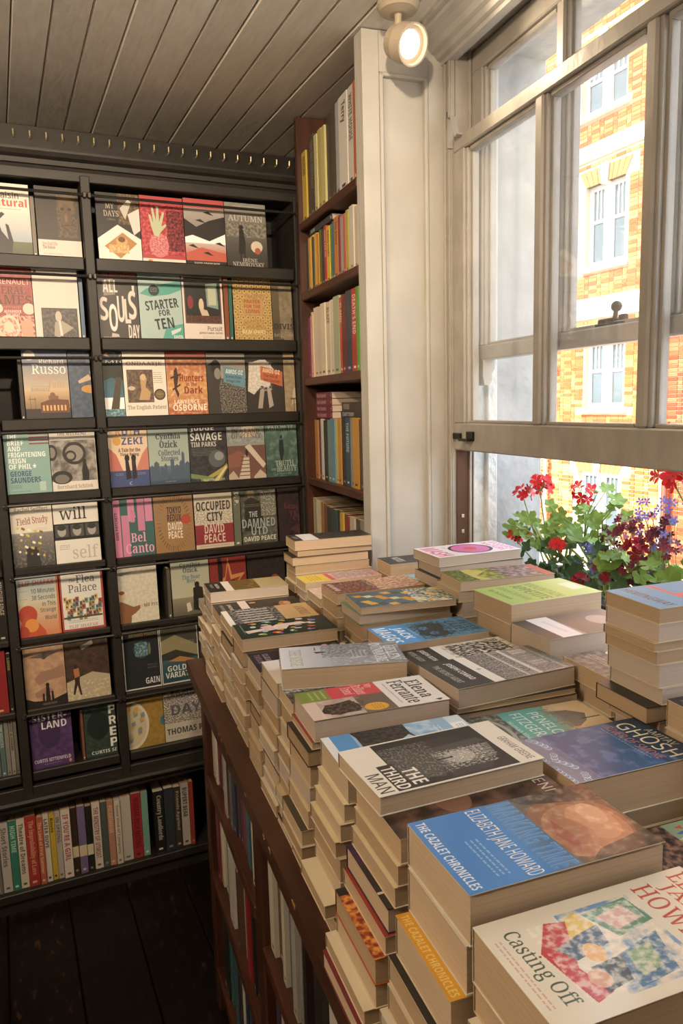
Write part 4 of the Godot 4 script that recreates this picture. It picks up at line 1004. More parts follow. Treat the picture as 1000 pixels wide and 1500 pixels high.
		"plane":
			B("b38a68"); N(0, 0, 100, 100, "a98060", "bf9776", 0.02, 135); small(34, 5, 56, 3, "5b4434", 1); P([12, 22, 46, 19, 52, 17, 58, 19, 90, 17, 60, 24, 50, 28, 44, 25], "5c5350"); E(51, 23, 5, 4, "43403e"); P([24, 56, 40, 46, 70, 44, 96, 38, 98, 58, 60, 60, 34, 66], "97705a"); P([22, 78, 50, 70, 70, 76, 50, 84, 26, 86], "9a735c"); P([0, 84, 20, 90, 60, 92, 100, 84, 100, 100, 0, 100], "241d1b"); P([50, 70, 58, 70, 60, 92, 48, 92], "241d1b"); E(54, 67, 4.4, 3.4, "241d1b"); P([40, 80, 45, 80, 46, 93, 40, 93], "241d1b"); P([62, 78, 67, 78, 68, 92, 62, 92], "241d1b"); T("DAVID DIOP", 40, 95, 34, 3, "8a7a6a", 0)
		"barn":
			B("3c2b22"); N(0, 0, 100, 66, "33241d", "4c382c", 0.03, 139); P([8, 36, 16, 32, 76, 62, 70, 66], "4f3528"); P([60, 4, 68, 4, 30, 66, 22, 66], "46301f"); P([36, 16, 64, 8, 66, 14, 40, 22], "8f8878"); P([0, 70, 60, 58, 100, 66, 100, 100, 0, 100], "b0a184"); N(0, 70, 100, 30, Color("8f806400"), Color("cfc0a0d0"), 0.04, 141, 2.5); P([20, 48, 28, 48, 31, 60, 30, 74, 34, 92, 30, 92, 25, 76, 18, 90, 14, 90, 20, 70, 18, 56], "33241c"); P([18, 50, 30, 49, 31, 62, 20, 64], "a8693c"); E(23, 46, 3.6, 3, "2a1d16"); small(60, 4, 34, 3, "6a5a4a", 1)
		"sister":
			B("4c2f66"); N(0, 20, 100, 60, "3f2756", "593a74", 0.025, 145); E(46, 42, 26, 26, "3a254f"); small(16, 3, 10, 2, "c8c0d4", 1); T("SISTER-", 8, 10, 80, 11, "e6e2ea", 0); T("LAND", 28, 23, 60, 12, "e6e2ea", 0); T("CURTIS SITTENFELD", 6, 84, 86, 6, "dcd6e0", 0); small(28, 93, 40, 3, "a898b8", 1); E(90, 94, 3, 3, "c87a4a")
		"prep":
			B("24382f"); R(0, 0, 100, 14, "3f6a5c"); N(0, 14, 100, 86, "1f3029", "33493e", 0.03, 149); E(34, 46, 26, 24, "16211d")
			var q4 := ["P", "R", "E", "P"]
			for k in 4: T(q4[k], 58, 14 + k * 19, 20, 15, "dfe2d8", 0)
			T("CURTIS SITTENFELD", 14, 89, 118, 6, "dfe2d8", 0)
		"yellow":
			B("9a7830"); N(0, 0, 100, 100, "937029", "a5833a", 0.03, 153); E(8, 58, 50, 42, "d6cdb4"); E(6, 58, 46, 38, "c3b692")
			for k in 18: P([posmod(k * 17, 42), 26 + posmod(k * 11, 58), posmod(k * 17, 42) + 10, 24 + posmod(k * 11, 58), posmod(k * 17, 42) + 12, 31 + posmod(k * 11, 58), posmod(k * 17, 42) + 2, 34 + posmod(k * 11, 58)], ["d99c34", "6a8a94", "8f8a7c", "b4a070"][k % 4])
			E(97, 58, 7, 8, "2f6a7c"); small(54, 80, 40, 8, "b0945a", 3)
		"pyn":
			B("b9b2a2"); N(0, 8, 100, 60, "55504a", "d0c8b6", 0.09, 157, 3.0); T("AGAINST", 20, 10, 90, 12, "55586a", 0); T("THE", 26, 24, 50, 10, "8a8494", 0); T("DAY", 20, 36, 80, 18, "4c4f62", 0); T("THOMAS PYNCHON", 6, 77, 176, 11, "2c2927", 0); small(10, 92, 80, 3, "8a8478", 1)
		# ---- table
		"t_pengA":
			B("25211f"); R(0, 79, 100, 21, "221e1c"); R(0, 69, 100, 10, "d9d0c8"); G(0, 0, 100, 42, "a89870", "b5a47a"); N(0, 36, 100, 33, "4c3c24", "9a7c44", 0.03, 201, 2.6); P([0, 50, 40, 40, 70, 52, 100, 44, 100, 69, 0, 69], "6b5428"); T("EMILE ZOLA", 20, 84, 46, 4, "d8d2c8", 0); T("THE EARTH", 20, 91, 36, 3.6, "a8a29a", 0)
		"t_pengB":
			B("2a2522"); R(0, 72, 100, 28, "24201e"); R(0, 61, 100, 10, "d9c9c4"); N(0, 0, 100, 61, "241f1b", "3c342c", 0.02, 205); E(60, 20, 28, 6, "a06a44"); E(50, 16, 14, 4, "c29068"); E(22, 54, 6, 4, "b58a68"); T("JUNICHIRO", 16, 80, 60, 5, "e0dcd4", 0); T("SOME PREFER", 16, 89, 48, 4, "a8a49c", 0)
		"t_bw":
			B("c4a477"); R(0, 0, 100, 38, "c2a274"); T("A.MURRAY", 20, 8, 60, 10, "4c3c2a", 3); R(0, 38, 100, 56, "55524f"); N(0, 38, 100, 54, "2b2a2a", "9d9a96", 0.06, 209, 3.0); R(0, 93, 100, 7, "e4e0da")
			for k in 6: R(10 + k * 15, 48, 4, 36, "c8c4be")
		"t_floral":
			B("1f2f2a"); N(0, 0, 100, 100, "1b2925", "26382f", 0.03, 213)
			for k in 46: E(4 + posmod(k * 37, 92), 16 + posmod(k * 23, 66), 3 + k % 4, 2 + k % 3, ["4f7a3c", "8aa84c", "c94a4a", "d97a4c", "e0b04c", "6f8ac0", "9a5c9a", "a8c8b8", "c9c8a8"][k % 9])
			P([28, 30, 40, 24, 44, 44, 64, 50, 60, 72, 70, 90, 52, 92, 46, 66, 30, 56], "e0ccc0"); P([36, 20, 42, 20, 46, 44, 38, 44], "e6d2c6"); P([30, 62, 62, 60, 66, 70, 34, 74], "d9b8b8"); T("HUMAN", 8, 4, 40, 9, "3a3c38", 3); T("KIND", 52, 4, 36, 9, "3a3c38", 3); small(8, 92, 60, 4, "a8b4a8", 1)
		"t_darkflower":
			B("2c2530"); N(0, 0, 100, 78, "1f1a20", "3a3038", 0.04, 217)
			for k in 40: E(4 + posmod(k * 31, 92), 4 + posmod(k * 19, 66), 4 + k % 4, 3 + k % 3, ["6f8a44", "c94a5a", "d98a4c", "e8b0b8", "4c6a34", "8a5c8a"][k % 6])
			T("ELIZABETH", 12, 82, 66, 5, "d8ccd4", 3); T("TAYLOR", 12, 90, 46, 5, "b8acb8", 3)
		"t_rachel":
			B("e8e2e0"); N(0, 0, 100, 62, "3a2c30", "c94a6a", 0.05, 221, 3.0); N(0, 0, 100, 62, Color("24302400"), Color("d98a9aff"), 0.07, 222, 4.0); R(0, 62, 100, 38, "ece6e2"); T("RACHEL CUSK", 4, 70, 92, 16, "1f1c1e", 0)
		"t_siege":
			G(0, 0, 100, 60, "7d8088", "b4b8be"); G(0, 60, 100, 40, "b4b8be", "e0e2e6"); N(0, 0, 100, 60, Color("4a4c5400"), Color("c8ccd2c0"), 0.03, 225, 2.6); N(0, 22, 60, 44, Color("3c3e4400"), Color("5c5f66b0"), 0.07, 226, 4.0); R(10, 70, 14, 1, "3a3a40"); P([30, 64, 36, 62, 38, 70, 30, 72], "2f2f34"); T("HELEN", 20, 4, 66, 9, "eceef0", 3); T("DUNMORE", 6, 15, 88, 9, "eceef0", 3); T("THE SIEGE", 14, 82, 76, 10, "a39c74", 3); small(34, 30, 30, 14, "d8dade", 4)
		"t_bw2":
			B("c2beb6"); N(0, 0, 100, 100, "55534f", "dedad2", 0.05, 229, 3.0); P([70, 60, 90, 64, 94, 84, 72, 80], "b8542f"); N(50, 60, 50, 40, "1f1e1d", "8a8680", 0.06, 230, 3.0)
		"t_friend":
			B("dedbd6"); R(0, 0, 100, 38, "e0ddd8"); T("Elena", 14, 6, 66, 11, "2a2a2c", 2); T("Ferrante", 8, 18, 84, 12, "2a2a2c", 2); small(12, 33, 74, 3, "8a8884", 1); P([90, 6, 92, 4, 97, 7, 92, 10], "2a2a2c")
			R(0, 39, 100, 44, "6e5c50"); N(0, 58, 100, 42, "8a7a70", "4a3c34", 0.03, 233); R(0, 39, 40, 38, "c94a52"); T("My", 4, 42, 14, 7, "f0e0dc", 3); T("Brilliant", 3, 49, 34, 8, "f0e0dc", 3); T("Friend", 6, 58, 26, 8, "f0e0dc", 3); E(84, 52, 13, 8.6, "d9a23c"); small(76, 48, 16, 8, "7a5c20", 4)
			N(40, 62, 60, 38, "c8b4a8", "a8948a", 0.02, 235); E(72, 70, 16, 8, "2b2320"); P([50, 66, 84, 62, 94, 80, 80, 92, 60, 86], "3a2f2a"); N(56, 64, 34, 22, "241d1a", "6a584c", 0.06, 236, 3.0); R(0, 77, 40, 23, "7c8a48"); small(6, 80, 28, 14, "c8d0a0", 3); R(40, 90, 60, 10, "d2beb2")
		"t_david":
			B("8fb0cc"); R(0, 0, 100, 12, "c9d6dd"); R(20, 2, 60, 10, "e6e8ea"); small(26, 4, 46, 6, "6a7c8c", 3); N(0, 22, 100, 40, "7ea4c6", "b8cede", 0.02, 239); P([0, 46, 40, 40, 60, 56, 46, 74, 0, 80], "33302f"); N(0, 42, 54, 36, "262423", "4c4844", 0.05, 240, 2.6); P([30, 44, 60, 34, 100, 40, 100, 60, 62, 66], "a8c4da"); P([66, 46, 90, 58, 88, 62, 64, 50], "c8323a"); R(0, 80, 100, 14, "5a92c8"); T("DAVID", 60, 82, 34, 8, "eef2f4", 0); R(0, 94, 100, 6, "dcdfe2"); small(20, 20, 50, 6, "e8eef2", 2)
		"t_third":
			B("ded9ce"); T("GRAHAM GREENE", 40, 4, 54, 5, "5b5650", 1); R(3, 15, 94, 66, "33312f"); G(3, 15, 94, 40, "2c2a29", "3a3836")
			for k in 60: E(8 + posmod(k * 37, 60), 56 + posmod(k * 23, 24), 1.5, 0.8, ["5c5855", "736f6b", "474442"][k % 3])
			P([30, 20, 40, 17, 46, 54, 34, 58], "4b4846"); P([44, 17, 70, 20, 74, 50, 46, 54], "6b6864"); P([72, 22, 92, 30, 94, 56, 74, 50], "403e3c")
			for k in 16: R(46 + k * 1.8, 19 + (k % 3), 0.8, 28 + posmod(k * 7, 9), ["a5a19b", "8b8782", "c0bcb5", "55524f"][k % 4])
			for k in 7: R(46, 22 + k * 4.2, 28, 0.7, "45423f")
			E(60, 40, 12, 9, "b5b1aa"); N(42, 22, 40, 32, Color("2a282700"), Color("d8d4ccd0"), 0.12, 244, 3.0); P([20, 64, 58, 52, 90, 58, 78, 80, 40, 80], "4f4c4a"); N(6, 50, 80, 30, Color("1f1e1d00"), Color("8f8b86c0"), 0.16, 245, 3.0, 2.0); R(57, 46, 2, 8, "1c1b1a"); E(58, 45, 1.6, 1.2, "1c1b1a")
			R(3, 15, 12, 66, "2b2928"); T("THE", 60, 69, 32, 8.5, "e8e4dc", 0); R(48, 79, 49, 2, "33312f"); R(46, 78.6, 51, 9.4, "33312f"); T("THIRD", 50, 79.5, 45, 7.6, "e8e4dc", 0); T("MAN", 58, 89.6, 37, 8, "3a3836", 1)
		"t_brown":
			B("4c382f"); N(0, 0, 100, 100, "33261f", "6b4e40", 0.02, 249, 2.6); E(60, 60, 22, 10, "7d5a48"); N(0, 40, 60, 60, Color("20242700"), Color("4a5a62a0"), 0.02, 250, 2.0); T("GREENE", 30, 4, 56, 7, "c8bcb0", 1)
		"t_marking":
			B("3f80c8"); G(0, 0, 100, 48, "5a5044", "6b5a4a"); E(56, 26, 44, 24, "8f6248"); E(60, 24, 36, 20, "b37c5c"); E(54, 18, 26, 11, "c99472"); E(62, 32, 22, 9, "bd8664"); P([30, 30, 60, 24, 96, 34, 90, 42, 50, 44], "a87256"); E(44, 14, 16, 6, "d8aa88"); P([40, 36, 70, 33, 84, 38, 60, 41], "9a5648"); P([0, 0, 30, 0, 22, 18, 12, 40, 0, 46], "3e362e"); P([78, 0, 100, 0, 100, 40, 88, 30], "4a4036"); N(0, 0, 100, 48, Color("2c241e00"), Color("f0d0b060"), 0.03, 253, 2.0)
			G(0, 44, 100, 15, "55708e", "4a7cb4"); T("MARKING TIME", 3, 45, 94, 13, "6f9dd0", 0); T("MARKING TIME", 3.8, 45.6, 94, 13, "4f86c4", 0); R(0, 59, 100, 41, "3f80c8"); T("ELIZABETH JANE HOWARD", 3, 62, 94, 10, "e9e6de", 1); T("THE CAZALET CHRONICLES", 4, 92, 92, 5, "dfe6ee", 0); small(40, 76, 48, 8, "a8c8e6", 3)
		"t_casting":
			B("dcd5c4"); T("ELIZABETH", 6, 2, 88, 9, "b04a38", 3); T("JANE", 14, 12, 44, 8, "b04a38", 3); T("HOWARD", 8, 21, 84, 9, "b04a38", 3)
			N(12, 34, 78, 34, Color("d8cbb600"), Color("7a9ac0ff"), 0.02, 257, 4.0); P([14, 36, 40, 34, 46, 52, 18, 58], "5f8a72"); P([20, 40, 36, 38, 40, 50, 24, 54], "c8a8a4"); P([50, 38, 84, 44, 88, 62, 60, 60], "54789c"); P([56, 44, 78, 48, 80, 58, 60, 56], "8aa88c"); P([14, 60, 34, 56, 44, 70, 26, 76], "d9b64c"); P([20, 66, 60, 76, 84, 72, 88, 80, 40, 84, 16, 74], "b8383c"); P([30, 56, 48, 58, 54, 74, 40, 78, 34, 66], "3c5068"); P([60, 58, 80, 62, 84, 74, 62, 72], "2f3a3c"); E(52, 66, 9, 4, "e0a860"); E(72, 72, 8, 4, "cf9a78"); N(16, 36, 70, 46, Color("e8e0d000"), Color("f0e8dab0"), 0.06, 258, 4.0)
			T("Casting Off", 14, 84, 70, 9, "3a4a3c", 3, -2.0); small(20, 94, 62, 4, "c08a7c", 2)
		"t_blackB":
			B("2c2827"); R(0, 68, 100, 20, "dcdce0"); N(0, 0, 100, 66, "242120", "4a4340", 0.03, 261, 2.0); T("BASHO", 30, 90, 40, 6, "9a948e", 0)
		"t_pinkyel":
			B("d98a94"); N(0, 0, 100, 60, "c85a6a", "e8c8b8", 0.05, 265, 3.0); R(0, 66, 100, 34, "e3c53c"); N(10, 6, 70, 50, Color("4a8a8a00"), Color("58a0a0d0"), 0.05, 266, 4.0); R(0, 60, 100, 6, "c84a5c"); small(10, 76, 70, 16, "8a5c20", 4)
		"t_comic":
			B("b8564c"); N(0, 0, 100, 100, "8c3430", "d99a7c", 0.05, 269, 3.0); N(0, 0, 100, 55, Color("e0c07000"), Color("ecd8b4e0"), 0.05, 270, 4.0); N(0, 50, 100, 50, Color("33222400"), Color("2c2426e0"), 0.06, 271, 4.0); T("ALAN GARNER", 8, 90, 66, 5, "e8d8c8", 0)
		"t_blocks":
			B("4c626c"); N(0, 0, 100, 100, "44606e", "5a7078", 0.03, 273)
			for k in 26: P([posmod(k * 29, 90), posmod(k * 17, 92), posmod(k * 29, 90) + 14, posmod(k * 17, 92) - 3, posmod(k * 29, 90) + 18, posmod(k * 17, 92) + 5, posmod(k * 29, 90) + 4, posmod(k * 17, 92) + 9], ["d99a2c", "e6ae44", "dcd2a8", "3c464a"][k % 4])
			N(0, 0, 100, 40, Color("dcd8b800"), Color("e6e0c0ff"), 0.05, 274, 5.0)
		"t_maggs":
			B("4a8cc4"); N(0, 0, 100, 60, "3c6a86", "5b8fa8", 0.02, 277); T("PETER", 22, 4, 60, 9, "2c3a40", 0); T("CAREY", 18, 15, 66, 11, "2c3a40", 0); P([16, 38, 30, 30, 60, 36, 84, 34, 90, 52, 70, 62, 40, 58, 20, 54], "2a3438"); E(40, 52, 9, 5, "4a86b8"); E(68, 48, 9, 5, "4a86b8"); N(10, 28, 84, 36, Color("20282c00"), Color("20282cd0"), 0.06, 278, 4.5); R(0, 70, 100, 30, "4f9ad8"); T("JACK", 16, 70, 64, 12, "eef4f8", 0); T("MAGGS", 8, 84, 84, 13, "eef4f8", 0); small(30, 64, 40, 4, "d8e8f0", 2)
		"t_roth":
			B("d8d2c8"); R(0, 70, 100, 30, "2d2b2a"); R(0, 62, 100, 8, "dedad4"); N(0, 0, 100, 62, "b0a89a", "e0dacb", 0.03, 281, 2.4); N(10, 6, 80, 52, Color("2b292700"), Color("2b2927ff"), 0.05, 282, 5.0); T("JOSEPH ROTH", 10, 78, 66, 6, "d8d6d2", 0); T("HOTEL SAVOY", 10, 88, 60, 5, "a8a6a2", 0)
		"t_conrad":
			B("dcd8d2"); R(0, 70, 100, 30, "3a3a3a"); R(0, 61, 100, 9, "e2ded8"); G(0, 0, 100, 61, "9a958f", "86817c"); R(0, 0, 100, 6, "6a6662")
			for k in 4:
				R(6 + k * 23, 9, 20, 18, "6f6b67"); R(8 + k * 23, 11, 16, 14, ["b9aea8", "8f8a85", "a8a29c", "7d7874"][k]); R(15.5 + k * 23, 11, 1, 14, "55514e")
			R(0, 29, 100, 3, "d2cec8"); T("REGISTRY", 10, 33, 80, 5, "4a4643", 2); R(0, 40, 100, 1.5, "c9c4be")
			for k in 6:
				R(3 + k * 16, 42, 13, 16, "4f4b48"); N(3 + k * 16, 42, 13, 16, "3c3936", "a39e98", 0.14, 286 + k, 2.4)
			R(0, 58, 100, 3, "6a6662"); N(0, 0, 100, 61, Color("2b292700"), Color("e8e4de50"), 0.1, 285, 3.0)
			T("JOSEPH CONRAD", 12, 77, 66, 6, "ecebe8", 0); T("THE SECRET AGENT", 14, 88, 68, 5, "b4b2b0", 0); E(50, 65, 2.4, 2, "a8a4a0")
		"t_penelope":
			B("cdb691"); R(0, 0, 100, 26, "d6bf98"); P([20, 20, 34, 10, 50, 16, 60, 26, 60, 36, 16, 36], "7d776e"); R(44, 2, 2, 16, "4a4642"); R(0, 34, 100, 42, "6fb0ac"); N(0, 30, 100, 10, Color("cdb69100"), Color("8c8a7cff"), 0.06, 289, 5.0); T("PENELOPE", 12, 42, 74, 9, "e9efe8", 1); T("FITZGERALD", 8, 55, 84, 9, "e9efe8", 1); T("Human Voices", 24, 68, 54, 5, "dce8e2", 1); N(0, 72, 100, 28, "4f5250", "9a9c94", 0.05, 290, 2.6); E(44, 84, 30, 8, "a8a89e"); E(44, 84, 22, 5, "5c6262"); small(18, 96, 60, 3, "c8c8be", 1)
		"t_ghosh":
			G(0, 0, 100, 30, "26384e", "2b4a6e"); G(0, 30, 100, 50, "33608c", "5c5f84"); G(0, 80, 100, 20, "7c7a94", "93909e"); N(0, 20, 100, 66, Color("2a406000"), Color("7a86b0a0"), 0.02, 293, 2.6); T("AMITAV", 30, 3, 42, 6, "dcd2b4", 1); T("GHOSH", 8, 10, 84, 13, "e6dcba", 1); T("RIVER OF SMOKE", 10, 25, 80, 7, "c07a68", 1); small(10, 34, 76, 2, "c8c4b8", 1)
			for k in 70:
				var cx := 3 + posmod(k * 23, 94) + 1.4 * (k % 3)
				var cy := 99 - posmod(k * 13, 26) * (0.5 + 0.5 * absf(sin(cx * 0.06)))
				E(cx, cy, 3.6, 2.4, "c3cadb"); E(cx, cy, 2.9, 1.9, "7682a4"); E(cx, cy, 1.7, 1.1, "b4bcd2"); E(cx, cy, 1.0, 0.6, "7682a4")
		"t_howard":
			B("4a3a32"); R(0, 0, 100, 46, "93a78a"); T("Elizabeth Jane", 6, 4, 90, 9, "7d3834", 3); T("Howard", 10, 16, 70, 13, "7d3834", 3)
			for k in 12: P([6 + k * 8, 34 + (k % 3) * 3, 12 + k * 8, 35 + (k % 3) * 3, 8 + k * 8, 40 + (k % 3) * 3], ["c8543c", "4a6aa8", "dccfae", "c8a040"][k % 4])
			N(0, 46, 100, 54, "33282a", "a0785c", 0.05, 297, 3.0)
		"t_pier":
			B("2b2a2c"); N(0, 0, 100, 50, "2b2a2c", "7a4a40", 0.05, 301, 2.6); E(60, 18, 20, 8, "c08a70"); T("NOTES", 14, 74, 60, 10, "c8c4c0", 0)
		"t_blue":
			B("8ab4c0"); N(0, 0, 100, 100, "7aa8b6", "a2c4c8", 0.03, 305); P([10, 30, 80, 20, 90, 60, 20, 70], "c8b48a")
		"t_pink":
			B("efe6ec"); T("MASH", 10, 78, 80, 18, "d85a92", 0); E(50, 46, 42, 24, "4a3c44"); E(50, 46, 37, 20.5, "d878b4"); E(50, 46, 12, 7, "d8624c"); T("MODERN", 10, 2, 80, 9, "d87a9c", 0); T("NATURE", 10, 13, 80, 8, "d87a9c", 0); small(14, 68, 20, 5, "8a5c72", 2)
		"t_photo":
			B("6a6c3c"); N(0, 40, 100, 60, "4f5a26", "b8b44a", 0.03, 309, 2.6); N(0, 0, 100, 50, "5a4a44", "b49a94", 0.03, 310, 2.6); R(0, 0, 100, 10, "b0604c"); P([0, 70, 30, 60, 60, 74, 100, 66, 100, 78, 0, 82], "c8c06a"); N(0, 80, 100, 20, "333c1e", "9aa04a", 0.05, 311, 2.6)
		"t_green":
			B("a8c266"); G(0, 0, 100, 40, "c2cf8a", "b0c674"); T("My Policeman", 14, 84, 60, 8, "5c7a3c", 2); T("MOUNTAIN", 8, 38, 84, 10, "8a9c54", 0); T("APPETITE", 10, 52, 84, 12, "6f8442", 0); R(30, 4, 40, 14, "dcdcc0"); T("Gerard Donovan", 8, 70, 80, 8, "66803c", 3)
		"t_pclassic":
			B("a89486"); R(0, 70, 100, 30, "55504a"); P([0, 62, 100, 66, 100, 86, 0, 84], "e4e2e4"); G(0, 0, 100, 62, "a08c80", "7c6a5e"); E(50, 24, 24, 12, "bba698"); small(20, 72, 60, 4, "8a8684", 2)
		"t_crew":
			B("6b665e"); N(0, 0, 100, 100, "55504a", "8a847a", 0.03, 313); T("Crew", 10, 50, 80, 16, "e0d4c0", 3); T("Cannery", 10, 30, 80, 14, "e0d4c0", 3); small(14, 76, 66, 10, "b8ae9c", 3)
		"t_heming":
			B("4f9fcb"); R(0, 0, 100, 100, "4f9fcb"); P([0, 62, 100, 64, 100, 68, 0, 66], "cc6a64"); P([48, 0, 56, 0, 60, 64, 50, 66], "cc6a64"); P([0, 20, 50, 26, 50, 30, 0, 24], "cc6a64"); T("HEMINGWAY", 6, 82, 88, 8, "3c4a54", 0)
		"t_tan":
			B("d8b8a0"); N(0, 0, 100, 100, "c8a890", "e2c8b4", 0.03, 317)
		"t_dark":
			B("2b2523"); T("Mary Wesley", 8, 90, 60, 5, "b8b0a8", 3)
		_:
			B("8a8074")

# ---------------------------------------------------------------- books on the back shelves
# [print, left edge, width, what it shows]
const FACE := [
	[["my_days", 0.307, 0.122, "dark cover with a brown photograph on white paper"], ["red_hand", 0.431, 0.127, "red cover with a pale green raised hand"], ["suite", 0.560, 0.125, "grey and red cover with flying black birds"], ["autumn", 0.687, 0.132, "grey street photograph cover with a woman in a long dark coat"], ["natural", 0.012, 0.119, "cream cover with red lettering over raised dark arms"], ["radcliffe", 0.146, 0.115, "dark portrait cover with a white panel at the bottom"]],
	[["all_souls", 0.296, 0.114, "charcoal cover with big jumbled pale letters"], ["starter", 0.412, 0.128, "pale turquoise cover with tilted black title"], ["pursuit", 0.542, 0.126, "cream cover framing a painting of a dark room with a window"], ["prayer", 0.701, 0.126, "gold honeycomb patterned cover with red title"], ["divisa", 0.829, 0.068, "dull brown draped cloth cover partly behind the side bookcase"], ["funeral", 0.012, 0.108, "dark red cover with pale helmets and shield"], ["whitephoto", 0.122, 0.120, "off-white cover with a dark photograph at the bottom"]],
	[["cats", 0.295, 0.056, "narrow strip of a blue palm tree cover"], ["patient", 0.353, 0.126, "white cover with a framed brown figure"], ["hunters", 0.481, 0.123, "red to yellow cover with a black lizard"], ["oz1", 0.606, 0.125, "grey photograph cover with a tilted blue label"], ["oz2", 0.733, 0.125, "dark cover of dancing legs with a tilted orange label"], ["chair", 0.860, 0.038, "tan cover of a woman seated on a chair"], ["empire", 0.078, 0.120, "blue sky cover with a lit diner at dusk"], ["gown", 0.200, 0.060, "blue cover of a woman in a pale gown"]],
	[["ozeki", 0.296, 0.115, "peach and blue cover with two black-haired figures"], ["ozick", 0.413, 0.123, "grey-green skyline cover with navy title"], ["judge", 0.538, 0.120, "black cover with grey capitals and streaks of light"], ["plenty", 0.660, 0.126, "grey cover with brown rooftops and a stair"], ["beauty", 0.788, 0.110, "dull green cover with a small dark figure"], ["phil", 0.012, 0.119, "light teal cover with white and blue stacked capitals"], ["schlink", 0.133, 0.126, "white-banded cover with scrolled ironwork and a dark figure"]],
	[["bel", 0.296, 0.119, "dark green cover with pink vertical shapes"], ["tokyo", 0.417, 0.122, "tan cover with a ring of dark strokes and a red dot"], ["occupied", 0.543, 0.124, "cream and dark red cover with heavy black capitals"], ["damned", 0.696, 0.121, "dark olive photograph cover with grey capitals"], ["script", 0.824, 0.073, "near-black cover with dim red twisted lettering"], ["field", 0.012, 0.112, "cream cover with dark red script over wildflowers"], ["will", 0.127, 0.126, "white cover with a strip of three portrait photographs"]],
	[["pye", 0.296, 0.118, "pale cover with a pointing man in brown"], ["bear", 0.458, 0.122, "pale green cover with a man and child seen from behind"], ["dbc", 0.583, 0.121, "red cover with a gold star and black dancer"], ["sun", 0.709, 0.130, "black cover with a small red sun"], ["tenmin", 0.012, 0.113, "sky blue to orange cover with an orange silhouette"], ["flea", 0.128, 0.124, "white cover with red border and a crowded painted town"]],
	[["gain", 0.296, 0.113, "black cover with pale frame and a blue clock-like disc"], ["gold", 0.411, 0.121, "olive sky cover with a teal title block"], ["dark7", 0.535, 0.110, "plain dark cover beside the olive sky cover"], ["plane", 0.012, 0.113, "tan cover with a dark aeroplane over small figures"], ["barn", 0.127, 0.126, "dark brown cover with a man in snow under timbers"]],
	[["yellow", 0.296, 0.112, "mustard cover with a white circle of drawings"], ["pyn", 0.410, 0.120, "pale cover with tangled grey lettering"], ["sister", 0.013, 0.118, "purple cover with white capitals"], ["prep", 0.166, 0.094, "dark green cover with vertical white capitals"]],
]
const ROWNAME := ["top", "second", "third", "fourth", "fifth", "sixth", "seventh", "eighth"]

